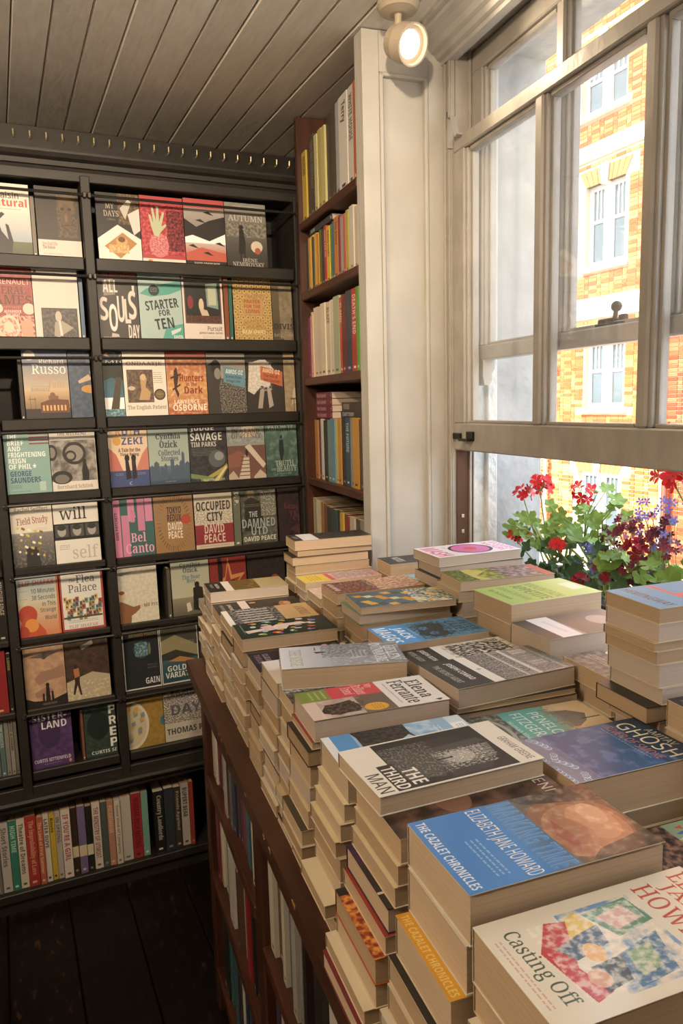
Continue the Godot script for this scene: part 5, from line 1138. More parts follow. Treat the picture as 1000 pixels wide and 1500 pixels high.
func build_back_books():
	for r in 8:
		for q in FACE[r]:
			var th := rng.randf_range(0.016, 0.024)
			var gap: float = 0.21 if r == 0 else ROWS[r - 1] - ROWS[r]
			var h: float = minf(0.195 + rng.randf_range(-0.004, 0.002), gap - 0.0105)
			var tilt := deg_to_rad(3.2)
			var y0: float = ROWS[r] - 0.005
			var back := "2b2724"
			var uv := face(q[0])
			if q[2] < 0.10: uv.size.x *= clampf(q[2] / 0.126, 0.3, 1.0)
			var b := book("book", Transform3D(Basis(Vector3.RIGHT, -tilt) * Basis(Vector3.UP, deg_to_rad(rng.randf_range(-0.6, 0.6))), Vector3(q[1], y0 + sin(tilt) * th + 0.0004, 0.004 - cos(tilt) * th)), q[2], h, th, uv, AF.mat, plain(back), plain("cfc6b6"), rng.randi() % 4)
			tag(b, q[3] + ", " + ROWNAME[r] + " black row", "book", "face-out books on the back bookcase")
	# spine-out slivers between the face-out books
	for q in [[1, 0.671, 0.013, "8a4a2c", "orange-brown", 0.19], [1, 0.686, 0.010, "2f6a64", "teal", 0.185], [1, 0.2445, 0.010, "55708c", "blue", 0.17], [4, 0.670, 0.022, "6b6f5e", "olive-grey", 0.19], [5, 0.444, 0.010, "5a5246", "dark tan", 0.16], [2, 0.066, 0.009, "37332e", "charcoal", 0.17], [0, 0.1325, 0.010, "6b5f50", "tan", 0.165], [7, 0.157, 0.007, "7c4a3c", "brick-red", 0.16]]:
		var sp := spine(q[3], "D. P." if q[0] == 4 else "", "dcdccf")
		var b := book("book", Transform3D(Basis(Vector3(0, 0, -1), Vector3(0, 1, 0), Vector3(1, 0, 0)), Vector3(q[1], ROWS[q[0]] - 0.005, 0.003)), 0.126, q[5], q[2], plain(q[3]), AS.mat, sp, plain(q[3]), 1)
		tag(b, "thin %s spine squeezed between covers, %s row of black bookcase" % [q[4], ROWNAME[q[0]]], "book", "spine-out books on the back bookcase")
	# left-hand bay: spine-out books
	for q in [[5, -0.048, 0.028, 0.190, "26221f", "PINCHER EDGE", "b8b0a4", "black spine with pale vertical title"], [6, -0.085, 0.050, 0.190, "8f2224", "", "d0a08a", "wide red spine"], [6, -0.033, 0.011, 0.180, "211d1b", "LOVER", "b8a83c", "black spine with yellow title"], [7, -0.092, 0.020, 0.185, "5c625e", "", "a0a49c", "dark grey spine"], [7, -0.071, 0.014, 0.190, "4f6a6a", "LOW VOICES", "b8c4bc", "grey-teal spine"], [7, -0.056, 0.012, 0.188, "7d7a72", "", "3a3836", "mid-grey spine"], [7, -0.043, 0.011, 0.192, "8c877c", "MAKE A SHARK", "2c2a28", "warm grey spine"], [7, -0.031, 0.009, 0.186, "6a655c", "", "2c2a28", "brown-grey spine"]]:
		var b := book("book", Transform3D(Basis(Vector3(0, 0, -1), Vector3(0, 1, 0), Vector3(1, 0, 0)), Vector3(q[1], ROWS[q[0]] - 0.005, 0.002)), 0.126, minf(q[3], ROWS[q[0] - 1] - ROWS[q[0]] - 0.011), q[2] - 0.0006, plain(q[4]), AS.mat, spine(q[4], q[5], q[6]), plain(q[4]), 1)
		tag(b, "%s at the far left of the %s row" % [q[7], ROWNAME[q[0]]], "book", "spine-out books on the back bookcase")
	# bottom shelf
	var low := [[-0.150, 0.026, 0.225, "8c8780", "", "5a5048", "grey"], [-0.123, 0.025, 0.228, "746e66", "", "c8c0b0", "brown-grey"], [-0.096, 0.025, 0.226, "b4aca8", "Short Stories", "5c5048", "pale grey"], [-0.070, 0.022, 0.228, "2f7a64", "HIGH TIME", "b8dccc", "green with pale capitals"], [-0.047, 0.022, 0.228, "d0c8b4", "Theatre of Dreams", "4a443c", "cream patterned"], [-0.0245, 0.031, 0.232, "a8302a", "The Improbability of Love", "e0b090", "red with two dark discs"], [0.008, 0.017, 0.222, "b4563a", "The Land of First Summer", "e6c0a0", "orange"], [0.026, 0.016, 0.225, "d0cabe", "LATER DUVE", "2c2a28", "white with black title"], [0.0435, 0.015, 0.222, "c9a92c", "Knots", "2c2a24", "yellow"], [0.0595, 0.016, 0.222, "aaa69c", "IN SPRING", "5a564e", "light grey"], [0.077, 0.026, 0.228, "d4ccc2", "IF YOU'RE A GIRL", "a83a44", "white with red title"], [0.104, 0.018, 0.224, "38231d", "", "a89480", "dark brown"], [0.124, 0.022, 0.226, "6f628c", "", "c8bcd8", "lilac"], [0.1475, 0.018, 0.222, "24211f", "", "8a847c", "black"], [0.1675, 0.024, 0.225, "cfc8bc", "THE MINISTRY OF UTMOST", "8a443c", "white with dotted red title"], [0.193, 0.019, 0.222, "4a544e", "", "8a928a", "grey-green"], [0.213, 0.019, 0.220, "b47c64", "PILGRIMAGE", "e0b49c", "peach"], [0.234, 0.018, 0.217, "c6bfb2", "Some Kind of Company", "8a5a3c", "off-white"], [0.253, 0.032, 0.220, "bab4a8", "", "6a6258", "thick pale grey"], [0.287, 0.030, 0.224, "a3262a", "NORMAN RUSH MATING", "5c1416", "bright red"], [0.3185, 0.020, 0.222, "6fa090", "", "d0e0d8", "mint green"], [0.356, 0.032, 0.215, "1d1a19", "Country Landlords", "d8d4cc", "black with white title"], [0.390, 0.030, 0.218, "2b3440", "", "8a94a0", "navy"], [0.4215, 0.022, 0.214, "3a3026", "Friends Applied", "c0b49c", "brown-black"], [0.445, 0.025, 0.220, "c4beb2", "RUPERT BEAR", "3a3632", "white with smudged title"], [0.471, 0.013, 0.224, "a83a2c", "", "d88a70", "narrow orange-red"]]
	for q in low:
		var b := book("book", Transform3D(Basis(Vector3(0, 0, -1), Vector3(0, 1, 0), Vector3(1, 0, 0)), Vector3(q[0], 0.0722, 0.012 + rng.randf_range(-0.004, 0.004))), 0.13, q[2] * 0.985, q[1], plain(q[3]), AS.mat, spine(q[3], q[4], q[5], 2 if q[1] > 0.03 else 0, "d8c8a0" if q[3] in ["38231d", "6f628c", "24211f"] else null), plain(q[3]), rng.randi() % 4)
		tag(b, q[6] + " spine standing on the lowest black shelf above the floor", "book", "books on the lowest shelf")

# ---------------------------------------------------------------- books in the brown side bookcase
func side_row(shelf: float, ord: String, list: Array, hmax: float):
	var n := 0
	for q in list:
		n += 1
		var h: float = hmax * (q[5] if q.size() > 5 else rng.randf_range(0.93, 1.0))
		var b := book("book", WT * Transform3D(Basis(), Vector3(0.016 + rng.randf_range(-0.003, 0.004), shelf + 0.0003, q[0])), 0.125, h, q[1] - 0.0008, plain(q[2]), AS.mat, spine(q[2], q[3], q[4]), plain(q[2]), rng.randi() % 4)
		tag(b, "%s spine, %s from the left on the %s shelf of brown bookcase" % [tone(q[2]), "first" if n == 1 else ORD[n - 1], ord], "book", "books in the brown side bookcase")

func tone(c) -> String:
	var k := hexc(c)
	var v := k.v
	var n := ""
	if k.s < 0.16: n = "white" if v > 0.72 else ("grey" if v > 0.35 else "black")
	else:
		var h := k.h * 360.0
		n = "red" if h < 14 or h > 340 else ("orange" if h < 32 else ("yellow" if h < 62 else ("green" if h < 160 else ("teal" if h < 195 else ("blue" if h < 255 else "purple")))))
		if n == "orange" and v < 0.5: n = "brown"
		elif n == "orange" and k.s < 0.4: n = "cream"
		elif n == "yellow" and k.s < 0.4: n = "cream"
	var sh := "dark " if v < 0.32 and n != "black" else ("pale " if v > 0.8 and n != "white" else "")
	return sh + n

func lying_side(v0: float, v1: float, y: float, th: float, c: String, txt: String, tc: String, label: String):
	# lies flat with the spine to the aisle
	var b := book("book", WT * Transform3D(Basis(Vector3(1, 0, 0), Vector3(0, 0, -1), Vector3(0, 1, 0)), Vector3(0.018, y, v1)), 0.125, v1 - v0, th, plain(c), AS.mat, spine(c, txt, tc), plain(c), 3)
	tag(b, label, "book", "books lying on top of others in the brown bookcase")

func build_side_books():
	side_row(SIDE[0], "top", [[0.114, 0.040, "c8a83a", "NOITAN", "4a3c14", 0.86], [0.157, 0.034, "4a3f36", "", "8a7c6a", 0.9], [0.193, 0.038, "4f443a", "SECRET HISTORY", "8f826e", 0.95], [0.240, 0.026, "c9c08a", "", "6a6238", 0.9], [0.268, 0.030, "b8ae5c", "", "5c561f", 0.92], [0.300, 0.034, "c2b878", "", "5c561f", 0.9], [0.337, 0.040, "463b33", "", "75685a", 0.97], [0.378, 0.034, "51463c", "", "75685a", 1.0], [0.414, 0.030, "9aa0a4", "", "4a4c50", 1.0], [0.445, 0.064, "c9c4bc", "Terry", "3c3834", 1.0], [0.510, 0.040, "bdb8b0", "WHITE HOUSE", "4a4640", 1.0], [0.552, 0.020, "b0583a", "", "e0b090", 1.0], [0.573, 0.024, "4a3c32", "", "8a7a68", 0.97]], 0.232)
	side_row(SIDE[1], "second", [[0.114, 0.026, "3a322b", "", "8a7c6a"], [0.141, 0.022, "d2a234", "", "3a3020"], [0.164, 0.024, "dcb04c", "", "3a3020"], [0.189, 0.010, "2c3440", "", "8a94a0"], [0.200, 0.026, "e0b848", "", "3a3020"], [0.227, 0.022, "d98f2c", "", "6a3a10"], [0.250, 0.018, "4f6a3a", "", "a8b890"], [0.269, 0.030, "463a34", "", "a09484"], [0.300, 0.018, "b83a34", "GOOD FOR ME", "f0d8d0"], [0.319, 0.026, "d9b832", "RADIO STORY", "4a3c14"], [0.346, 0.018, "4c7a4a", "", "a8c8a0"], [0.365, 0.020, "3f6a7c", "", "a8c0c8"], [0.386, 0.030, "c27a34", "THE ESSAY", "6a3414"], [0.417, 0.018, "8c3040", "", "d0a0a8"], [0.436, 0.030, "a09a90", "", "5c564c"], [0.467, 0.014, "b4564a", "", "e0c0b8"], [0.482, 0.016, "a8a048", "", "4c481c"], [0.499, 0.012, "3c4438", "", "8a9480"], [0.512, 0.030, "c4bcae", "", "6a6256"], [0.543, 0.022, "b8ac94", "", "6a5c40"], [0.566, 0.030, "a39a88", "", "5c5444"]], 0.160)
	lying_side(0.16, 0.37, SIDE[1] + 0.1606, 0.016, "33363c", "NOOR", "d0d4dc", "dark blue book lying flat on the second row of brown bookcase")
	side_row(SIDE[2], "third", [[0.114, 0.022, "8c2f5c", "", "e0b0c8", 0.86], [0.137, 0.020, "d4ccc4", "MUR", "4a3c34", 0.88], [0.158, 0.012, "cfa88a", "", "7a5a40", 0.92], [0.171, 0.040, "d6cab4", "", "8a7c64", 0.97], [0.212, 0.036, "cfc2aa", "", "8a7c64", 0.96], [0.249, 0.042, "d8ccb6", "", "5c564c", 0.98], [0.292, 0.036, "cabda6", "BLAZE", "6a5c48", 0.97], [0.329, 0.030, "d2c8b8", "", "8a7c64", 0.98], [0.360, 0.048, "a0ac90", "", "5c6a50", 1.0], [0.409, 0.022, "c04a34", "PLAINS", "f0d0c0", 0.96], [0.432, 0.030, "6a2428", "", "c8a0a0", 0.98], [0.463, 0.042, "2f3848", "", "a8b0c0", 1.0], [0.506, 0.038, "b0322c", "DEATH'S END", "e8d8c8", 1.0], [0.545, 0.018, "5c9a3c", "", "d0e8c0", 1.0], [0.564, 0.032, "3c3a34", "", "8a887c", 0.98]], 0.212)
	side_row(SIDE[3], "fourth", [[0.160, 0.030, "b4763a", "", "4a2c14", 0.95], [0.191, 0.022, "4c3a5c", "", "a898b8", 0.96], [0.214, 0.024, "ccc4ba", "", "a03434", 0.97], [0.239, 0.042, "33302b", "", "9a948a", 0.95], [0.282, 0.030, "6a8a88", "", "c0d0cc", 0.96], [0.313, 0.036, "5c86a0", "", "c8d8e0", 0.98], [0.350, 0.018, "c9b848", "", "4c4414", 0.98], [0.369, 0.028, "c2883a", "", "5c3a14", 0.98], [0.398, 0.034, "302c2a", "", "8a847c", 1.0], [0.433, 0.034, "2f4a5c", "THE FUTURE", "b8d0dc", 1.0], [0.468, 0.028, "8a8680", "", "3a3836", 1.0], [0.497, 0.048, "c28a34", "", "4a3010", 1.0], [0.546, 0.050, "57402c", "", "a08a6a", 0.98]], 0.190)
	for k in 4: lying_side(0.175, 0.325, SIDE[3] + 0.1866 + k * 0.0192, 0.019, ["7a2a38", "702634", "762836", "6c2432"][k], "New Testament", "c8a8a8", "dark red volume lying flat, %s of four, on fourth shelf of brown bookcase" % ["lowest", "second", "third", "topmost"][k])
	lying_side(0.40, 0.59, SIDE[3] + 0.1906, 0.017, "38343a", "START TODAY", "c8c4c8", "dark grey book lying flat below another at right of fourth shelf")
	lying_side(0.41, 0.60 - 0.01, SIDE[3] + 0.2078, 0.024, "3f3832", "NUMBER", "a89c88", "dark brown book lying flat, uppermost at right of fourth shelf")
	side_row(SIDE[4], "fifth", [[0.114, 0.018, "b8ac84", "", "5c5434", 1.0], [0.133, 0.018, "9a9478", "", "5c5434", 1.0], [0.152, 0.044, "c8c0ac", "", "6a6250", 0.98], [0.197, 0.022, "a8682c", "", "e0c090", 0.98], [0.220, 0.022, "3c6a4a", "", "a8c8b0", 0.97], [0.243, 0.022, "9c3434", "", "e0b0b0", 0.96], [0.266, 0.040, "3a3c34", "", "8a8c80", 0.96], [0.307, 0.040, "33484c", "", "8aa0a4", 0.95], [0.348, 0.030, "3c342c", "", "8a8074", 0.95], [0.379, 0.026, "c2a03c", "", "5c4810", 0.94], [0.406, 0.030, "6a3a24", "", "c09a80", 0.94], [0.437, 0.024, "8c3038", "", "d0a0a4", 0.93], [0.462, 0.034, "bab09a", "", "6a6250", 0.93], [0.497, 0.040, "4a4238", "", "9a9080", 0.93], [0.538, 0.040, "8a8272", "", "4a4438", 0.94]], 0.250)

# ---------------------------------------------------------------- stacks on the table
# stack: u of left edge, v of near edge, y of top, width, length, turn (degrees), thickness of top book, print, page tone, label of top book, short name, lean of the foot, explicit lower books [colour, thickness, shift to the left]
const ORD := ["top", "second", "third", "fourth", "fifth", "sixth", "seventh", "eighth", "ninth", "tenth", "eleventh", "twelfth", "thirteenth", "fourteenth", "fifteenth", "sixteenth", "seventeenth", "eighteenth", "nineteenth", "twentieth", "twenty-first", "twenty-second", "twenty-third", "twenty-fourth", "twenty-fifth", "twenty-sixth"]

func lay(uv: Rect2, fm: Material, u: float, vn: float, y0: float, w: float, L: float, rot: float, th: float, edge: Rect2, page: int, curl := 0.0, into := "") -> Node3D:
	var r := deg_to_rad(rot)
	var far := Vector3(u, y0, vn) - Vector3(-sin(r), 0, cos(r)) * w
	return book("book", WT * Transform3D(Basis(Vector3.UP, -r) * Basis(Vector3(0, 0, 1), Vector3(1, 0, 0), Vector3(0, 1, 0)), far), w, L, th, uv, fm, edge, edge, page, curl, into)

const PALE := ["d8c49c", "e0d2b4", "d2bc94", "e6dcc6", "cdb48a", "dcd6cc", "c9b595", "e2d6bc"]
const INK := ["2c2826", "33302e", "2a3444", "3a2c28", "43403c", "55342c", "2f3a34", "6a5c3c"]

func stack(u: float, vn: float, y: float, w: float, L: float, rot: float, th: float, print_id: String, page: int, label: String, short: String, lean := 0.0, lower := [], curl := 0.0, base := TABLE_Y):
	rng.seed = hash(print_id)
	var big := AT.n < 28
	var uv := top(print_id) if big else face(print_id)
	var fm: Material = AT.mat if big else AF.mat
	var edge := plain(PALE[rng.randi() % 4])
	var b := lay(uv, fm, u, vn, y - th, w, L, rot, th, edge, page, curl)
	if print_id in ["t_marking", "t_casting"]: b.get_node("cover").mesh.surface_set_material(0, M.gloss)
	tag(b, label, "book", "books stacked on the table")
	var yy := y - th
	var k := 1
	while yy > base + 0.004:
		var t := rng.randf_range(0.017, 0.032)
		var du := rng.randf_range(-0.005, 0.006)
		var col: String = PALE[rng.randi() % 8] if rng.randf() < 0.7 else INK[rng.randi() % 8]
		var spec: Array = lower[k - 1] if k - 1 < lower.size() else []
		if spec:
			col = spec[0]; t = spec[1]; du = -spec[2]
		if yy - t < base + 0.012: t = yy - base - 0.0004
		var f := (y - yy) / maxf(0.05, y - base)
		var ww := w * rng.randf_range(0.94, 0.985)
		var show := k <= maxi(lower.size(), 4 if u < -0.3 else (2 if y > 1.15 else 1))
		var lv := vn - rng.randf_range(0.0, 0.004)
		var LL := minf(L, 0.2) * rng.randf_range(0.97, 1.0)
		var cu := plain(col)
		var m: Material = AS.mat
		if col.begins_with("#"):
			cu = strip_print(col)
			m = AF.mat
			col = col.substr(1, 6)
		var c := lay(cu, m, u - lean * f + du, lv, yy - t, ww, LL, rng.randf_range(-0.5, 0.5), t - 0.0003, plain(col if rng.randf() < 0.5 else "d8c8a8"), (page + rng.randi() % 3) % 5, 0.0, "" if show else "stacks")
		if c: tag(c, "%s %s book in the stack %s" % [ORD[mini(k, 19)], "pale-covered" if hexc(col).v > 0.6 else "dark-covered", short], "book", "books stacked on the table")
		yy -= t
		k += 1

# printed cover of which only the strip along the left edge shows
func strip_print(c: String) -> Rect2:
	if uvs.has(c): return uvs[c]
	cr = AF.next(); ci = AF.img
	match c.substr(1, 6):
		"e8a21c":
			B("e8a21c"); T("THE CAZALET CHRONICLES", 4, 93.6, 92, 4.2, "f4d88c", 0)
		"c8501e":
			B("c8501e"); N(0, 80, 100, 20, "8c1e10", "f0a040", 0.05, 401, 3.0); R(0, 90, 12, 10, "2a2422")
		"3a2440":
			B("2c2826"); R(0, 88, 34, 12, "3f2350"); R(76, 88, 3, 12, "dcd4cc")
		_:
			B(c.substr(1, 6))
	uvs[c] = AF.uv(cr)
	return uvs[c]

func build_table_stacks():
	# nearest first, so that the large prints get the large tiles
	stack(-0.425, 2.035, 1.105, 0.108, 0.20, -0.6, 0.046, "t_casting", 0, "cream cover with a bright painted interior, nearest book on the table", "under the nearest cream cover with a painted interior", 0.01, [], 0.002)
	stack(-0.425, 1.921, 1.124, 0.112, 0.188, -0.5, 0.041, "t_marking", 1, "blue-banded glossy cover with a warm photograph, white and blue capitals", "under the glossy blue-banded cover", 0.012, [["d8d0c4", 0.043, 0.0], ["#e8a21c", 0.040, 0.012], ["2c2826", 0.026, 0.017], ["cfc0a4", 0.028, 0.018], ["d8ccb4", 0.026, 0.022]], 0.003)
	# black and white photo book shifted back on its stack
	stack(-0.425, 1.790, 1.097, 0.118, 0.196, -0.5, 0.026, "t_brown", 0, "dark brown cover half hidden in front of the black-and-white street photo book", "under the brown cover and the street photo book", 0.012, [["e0cfa8", 0.022, 0.002], ["e0cfa8", 0.022, 0.004], ["#3a2440", 0.026, 0.009], ["a8342a", 0.020, 0.012], ["#c8501e", 0.028, 0.022], ["b4a890", 0.026, 0.020], ["e6d8b8", 0.018, 0.030], ["7a2430", 0.020, 0.033]])
	var b := lay(top("t_third"), AT.mat, -0.428, 1.748, 1.0974, 0.110, 0.196, -2.6, 0.019, plain("e2dccf"), 1, 0.0015)
	tag(b, "white-bordered cover with a black-and-white night street photograph, white and black capitals", "book", "books stacked on the table")
	stack(-0.425, 1.644, 1.090, 0.100, 0.19, 0.5, 0.036, "t_david", 1, "pale blue cover with a dark rock, behind the street photo book", "under the pale blue cover with a dark rock", 0.012, [["e6d6b0", 0.022, 0.002], ["e6d6b0", 0.022, 0.007], ["e2cfa4", 0.020, 0.011], ["d8c49c", 0.030, 0.006], ["e6d8b4", 0.024, 0.004], ["e8dab8", 0.018, 0.022]])
	stack(-0.425, 1.523, 1.103, 0.101, 0.191, 1.0, 0.028, "t_friend", 3, "white cover with red and green blocks, yellow round seal and crouching figures", "under the white cover with a yellow seal", 0.012, [["a03a44", 0.010, 0.002], ["2c2826", 0.022, 0.008], ["d0bc98", 0.030, 0.004], ["c9b48c", 0.030, 0.004], ["d8c49c", 0.026, 0.006], ["4a4230", 0.022, 0.014], ["d8c8a8", 0.02, 0.014]], 0.0015)
	stack(-0.425, 1.420, 1.087, 0.084, 0.19, 0.8, 0.022, "t_bw2", 1, "black-and-white cover with an orange patch, mostly under the snowy grey cover", "under the black-and-white cover with an orange patch", 0.012)
	stack(-0.425, 1.333, 1.086, 0.104, 0.19, 0.6, 0.024, "t_rachel", 1, "white-banded flower cover with black capitals under the snowy grey cover", "under the white-banded flower cover", 0.010)
	b = lay(top("t_siege"), AT.mat, -0.425, 1.366, 1.0876, 0.101, 0.188, 12.5, 0.031, plain("dcdce0"), 1, 0.001)
	tag(b, "snowy grey photograph cover with pale serif lettering, lying askew", "book", "books stacked on the table")
	stack(-0.425, 1.218, 1.064, 0.101, 0.19, 0.3, 0.030, "t_darkflower", 3, "dark cover with bright flowers, left of the white-banded flower cover", "under the dark flower cover", 0.006)
	stack(-0.425, 1.081, 1.080, 0.099, 0.185, 0.9, 0.024, "t_floral", 0, "dark green cover with a pale hand and many small flowers", "under the dark green cover with a pale hand", 0.004)
	stack(-0.425, 0.974, 1.075, 0.116, 0.185, 0.5, 0.020, "t_bw", 1, "half tan, half black-and-white photograph cover behind the green flower cover", "under the tan and black-and-white cover", 0.002)
	stack(-0.425, 0.848, 1.063, 0.100, 0.19, 1.0, 0.026, "t_pengB", 0, "black cover with a pinkish-white stripe and a dim reclining figure", "under the black cover with a reclining figure", 0.0)
	stack(-0.425, 0.738, 1.088, 0.097, 0.183, 0.8, 0.024, "t_pengA", 3, "black-banded cover with a golden landscape, farthest in the aisle-side row", "under the golden landscape cover", 0.0)
	# middle column
	stack(-0.212, 1.905, 1.040, 0.118, 0.174, 0.0, 0.030, "t_howard", 0, "green and brown cover with red serif lettering and bunting, right of the blue-banded book", "under the green cover with bunting")
	stack(-0.212, 1.767, 1.096, 0.113, 0.174, -0.5, 0.046, "t_ghosh", 2, "thick dark blue cover with pale capitals and lace-like waves", "under the thick dark blue cover", 0.0, [], 0.002)
	stack(-0.212, 1.640, 1.066, 0.125, 0.186, 1.0, 0.030, "t_penelope", 0, "tan and turquoise cover with a grey boat, left of the tall stack", "under the tan and turquoise cover")
	stack(-0.214, 1.512, 1.108, 0.112, 0.203, -4.0, 0.028, "t_conrad", 3, "grey shopfront photograph cover with a dark band and white stripe", "under the grey shopfront cover", 0.0, [["2c2826", 0.008, 0.0]], 0.0015)
	stack(-0.214, 1.392, 1.100, 0.080, 0.19, -2.0, 0.024, "t_roth", 1, "pale cover with black branches and a dark band, behind the shopfront cover", "under the pale cover with black branches")
	stack(-0.225, 1.305, 1.110, 0.103, 0.185, -1.0, 0.020, "t_maggs", 0, "bright blue cover with a black carriage and white capitals", "under the bright blue cover")
	stack(-0.212, 1.133, 1.128, 0.104, 0.192, 4.5, 0.013, "t_blocks", 1, "slate blue cover with orange and cream blocks", "under the cover with orange blocks", 0.0, [["6a9a7c", 0.020, 0.002]])
	# window column, near part
	stack(-0.028, 1.679, 1.244, 0.100, 0.19, 0.0, 0.020, "t_heming", 2, "light blue cover with red lines on top of the tallest stack", "under the light blue cover with red lines", -0.035, [["c8b490", 0.024, 0.001], ["cdb894", 0.012, 0.008], ["c84a34", 0.018, 0.004], ["cbb48c", 0.030, 0.002], ["cbb48c", 0.022, 0.0], ["2b2523", 0.022, 0.024], ["33302e", 0.02, 0.006]])
	stack(-0.005, 1.567, 1.111, 0.110, 0.19, 0.0, 0.028, "t_crew", 0, "grey-brown cover with pale script, left of the tallest stack", "under the grey-brown cover with script")
	stack(-0.012, 1.434, 1.130, 0.104, 0.19, -3.0, 0.036, "t_pclassic", 3, "soft brown portrait cover with a broad white band", "under the brown cover with a broad white band")
	stack(-0.005, 1.313, 1.155, 0.120, 0.196, -3.0, 0.036, "t_green", 0, "lime green cover with olive lettering by the flowers", "under the lime green cover", 0.0, [["dcdad4", 0.040, 0.0]])
	stack(-0.012, 1.146, 1.158, 0.099, 0.203, 4.5, 0.018, "t_photo", 1, "yellow-green landscape photograph cover with a reddish sky", "under the yellow-green landscape cover", 0.0, [["d8c8a4", 0.022, 0.004]], 0.001)
	stack(-0.005, 1.043, 1.186, 0.112, 0.200, -2.5, 0.020, "t_pink", 3, "white cover with a pink disc ringed in black", "under the white cover with a pink disc")
	# farther stacks: smaller prints
	stack(-0.005, 0.915, 1.100, 0.100, 0.20, 1.0, 0.022, "t_blue", 1, "light blue cover behind the pink disc cover", "under the light blue cover behind the pink disc")
	stack(-0.005, 0.790, 1.122, 0.086, 0.20, 0.0, 0.030, "t_pier", 0, "black cover with a reddish picture at the foot of the white pier", "under the black cover at the foot of the pier")
	stack(-0.212, 1.000, 1.122, 0.098, 0.198, -1.0, 0.022, "t_comic", 0, "red and cream crowded painted cover, behind the orange blocks", "under the red crowded painted cover")
	stack(-0.212, 0.885, 1.085, 0.098, 0.198, 0.0, 0.020, "t_tan", 1, "plain tan cover behind the red crowded painted cover", "under the plain tan cover")
	stack(-0.212, 0.775, 1.096, 0.072, 0.194, -1.5, 0.022, "t_pinkyel", 1, "pink cover with a yellow band near the back", "under the pink cover with a yellow band")
	stack(-0.212, 0.696, 1.181, 0.086, 0.197, 1.5, 0.024, "t_blackB", 0, "black cover with a white label, top of the rearmost tall stack", "under the black cover with a white label", 0.0, [["2c2826", 0.016, -0.006], ["2a2624", 0.022, 0.006], ["d8c49c", 0.02, 0.0]])
	stack(-0.026, 1.800, 1.133, 0.108, 0.19, 1.0, 0.034, "t_dark", 0, "thick pale-edged book at the right edge, in front of the tallest stack", "at the right edge in front of the tallest stack")
	stack(-0.425, 0.630, 1.030, 0.08, 0.18, 0.0, 0.022, "t_small", 1, "brown cover peeping out behind the golden landscape cover", "behind the golden landscape cover")

# ---------------------------------------------------------------- books in the table's own shelves
func build_table_shelf_books():
	rng.seed = 99
	var pal := ["c9bda4", "d8d2c8", "7a2c30", "2f6a6a", "cfc8bc", "a3262c", "c8b8b0", "5a5a5e", "2a2624", "2b3a58", "5c4034", "4c3a5c", "3c6a80", "d0ccc4", "28486c", "c8c0b0", "d8ccb0", "9c2a30", "3a3430", "6a6c60"]
	var upper := ["c9bda4", "d8d2c8", "7a2c30", "2f6a6a", "d0ccc4", "a3262c", "a8282e", "c8b0a8", "2a2624", "6a6c70", "2b3a58", "5c4034", "4c3a5c", "8c3a40", "d0ccc4", "3c6a80", "28486c", "c8c0b0", "d8ccb0", "9c2a30"]
	var right := ["d0c8b8", "5c4034", "43302a", "cfc4ae", "2b4a70", "2c4468", "a8a49c", "8a8880", "24211f", "23201f", "b0282e", "2a2624", "28241f", "d2ccc6", "cac4be", "8c8a84", "55201f", "d0cac2", "2c2a30", "b8b4ac", "2b3a6a"]
	for bay in [[0.70, 1.195, [0.635, 0.384, 0.126], "far"], [1.262, 1.755, [0.598, 0.36], "middle"], [1.82, 2.06, [0.598], "near"]]:
		for si in bay[2].size():
			var v: float = bay[0]
			var n := 1
			var i := 0
			while v < bay[1] - 0.03:
				var t := rng.randf_range(0.014, 0.03)
				var col: String = pal[rng.randi() % pal.size()]
				if si == 0 and bay[3] == "far": col = upper[i % upper.size()]
				elif si == 0: col = right[i % right.size()]
				var h := rng.randf_range(0.175, 0.193)
				var b := book("book", WT * Transform3D(Basis(), Vector3(-0.436 + rng.randf_range(-0.004, 0.012), bay[2][si] + 0.0003, v)), 0.126, h, t, plain(col), AS.mat, spine(col, "", PALE[rng.randi() % 8] if hexc(col).v < 0.5 else "4a4038"), plain(col), rng.randi() % 4, 0.0, "" if si == 0 and bay[3] != "near" else "shelves")
				if b: tag(b, "%s spine, %s from the left, %s shelf of the %s table bay" % [tone(col), ORD[mini(n, 26) - 1] if n > 1 else "first", ["upper", "middle", "lower"][si], bay[3]], "book", "books in the table shelves")
				v += t + 0.0012
				n += 1
				i += 1

# ---------------------------------------------------------------- window box
func leaf_mesh(sd: int) -> ArrayMesh:
	var r := RandomNumberGenerator.new(); r.seed = sd
	var s := SurfaceTool.new(); s.begin(Mesh.PRIMITIVE_TRIANGLES); s.set_smooth_group(0)
	var n := 30
	var ring := []; var half := []
	for k in n:
		var a := -PI * 0.93 + PI * 1.86 * k / (n - 1)
		var lobe := 1.0 + 0.13 * cos(a * 5.5) + 0.05 * cos(a * 17.0) + r.randf_range(-0.03, 0.03)
		var rad := 0.5 * lobe
		var z := 0.10 * cos(a * 5.0) * rad + 0.16 * rad
		ring.append(Vector3(sin(a) * rad, cos(a) * rad, z))
		half.append(Vector3(sin(a) * rad * 0.5, cos(a) * rad * 0.5, z * 0.35))
	for k in n - 1:
		for t in [[Vector3.ZERO, half[k], half[k + 1]], [half[k], ring[k], ring[k + 1]], [half[k], ring[k + 1], half[k + 1]]]:
			for p in t: s.add_vertex(p)
	s.generate_normals()
	return s.commit()

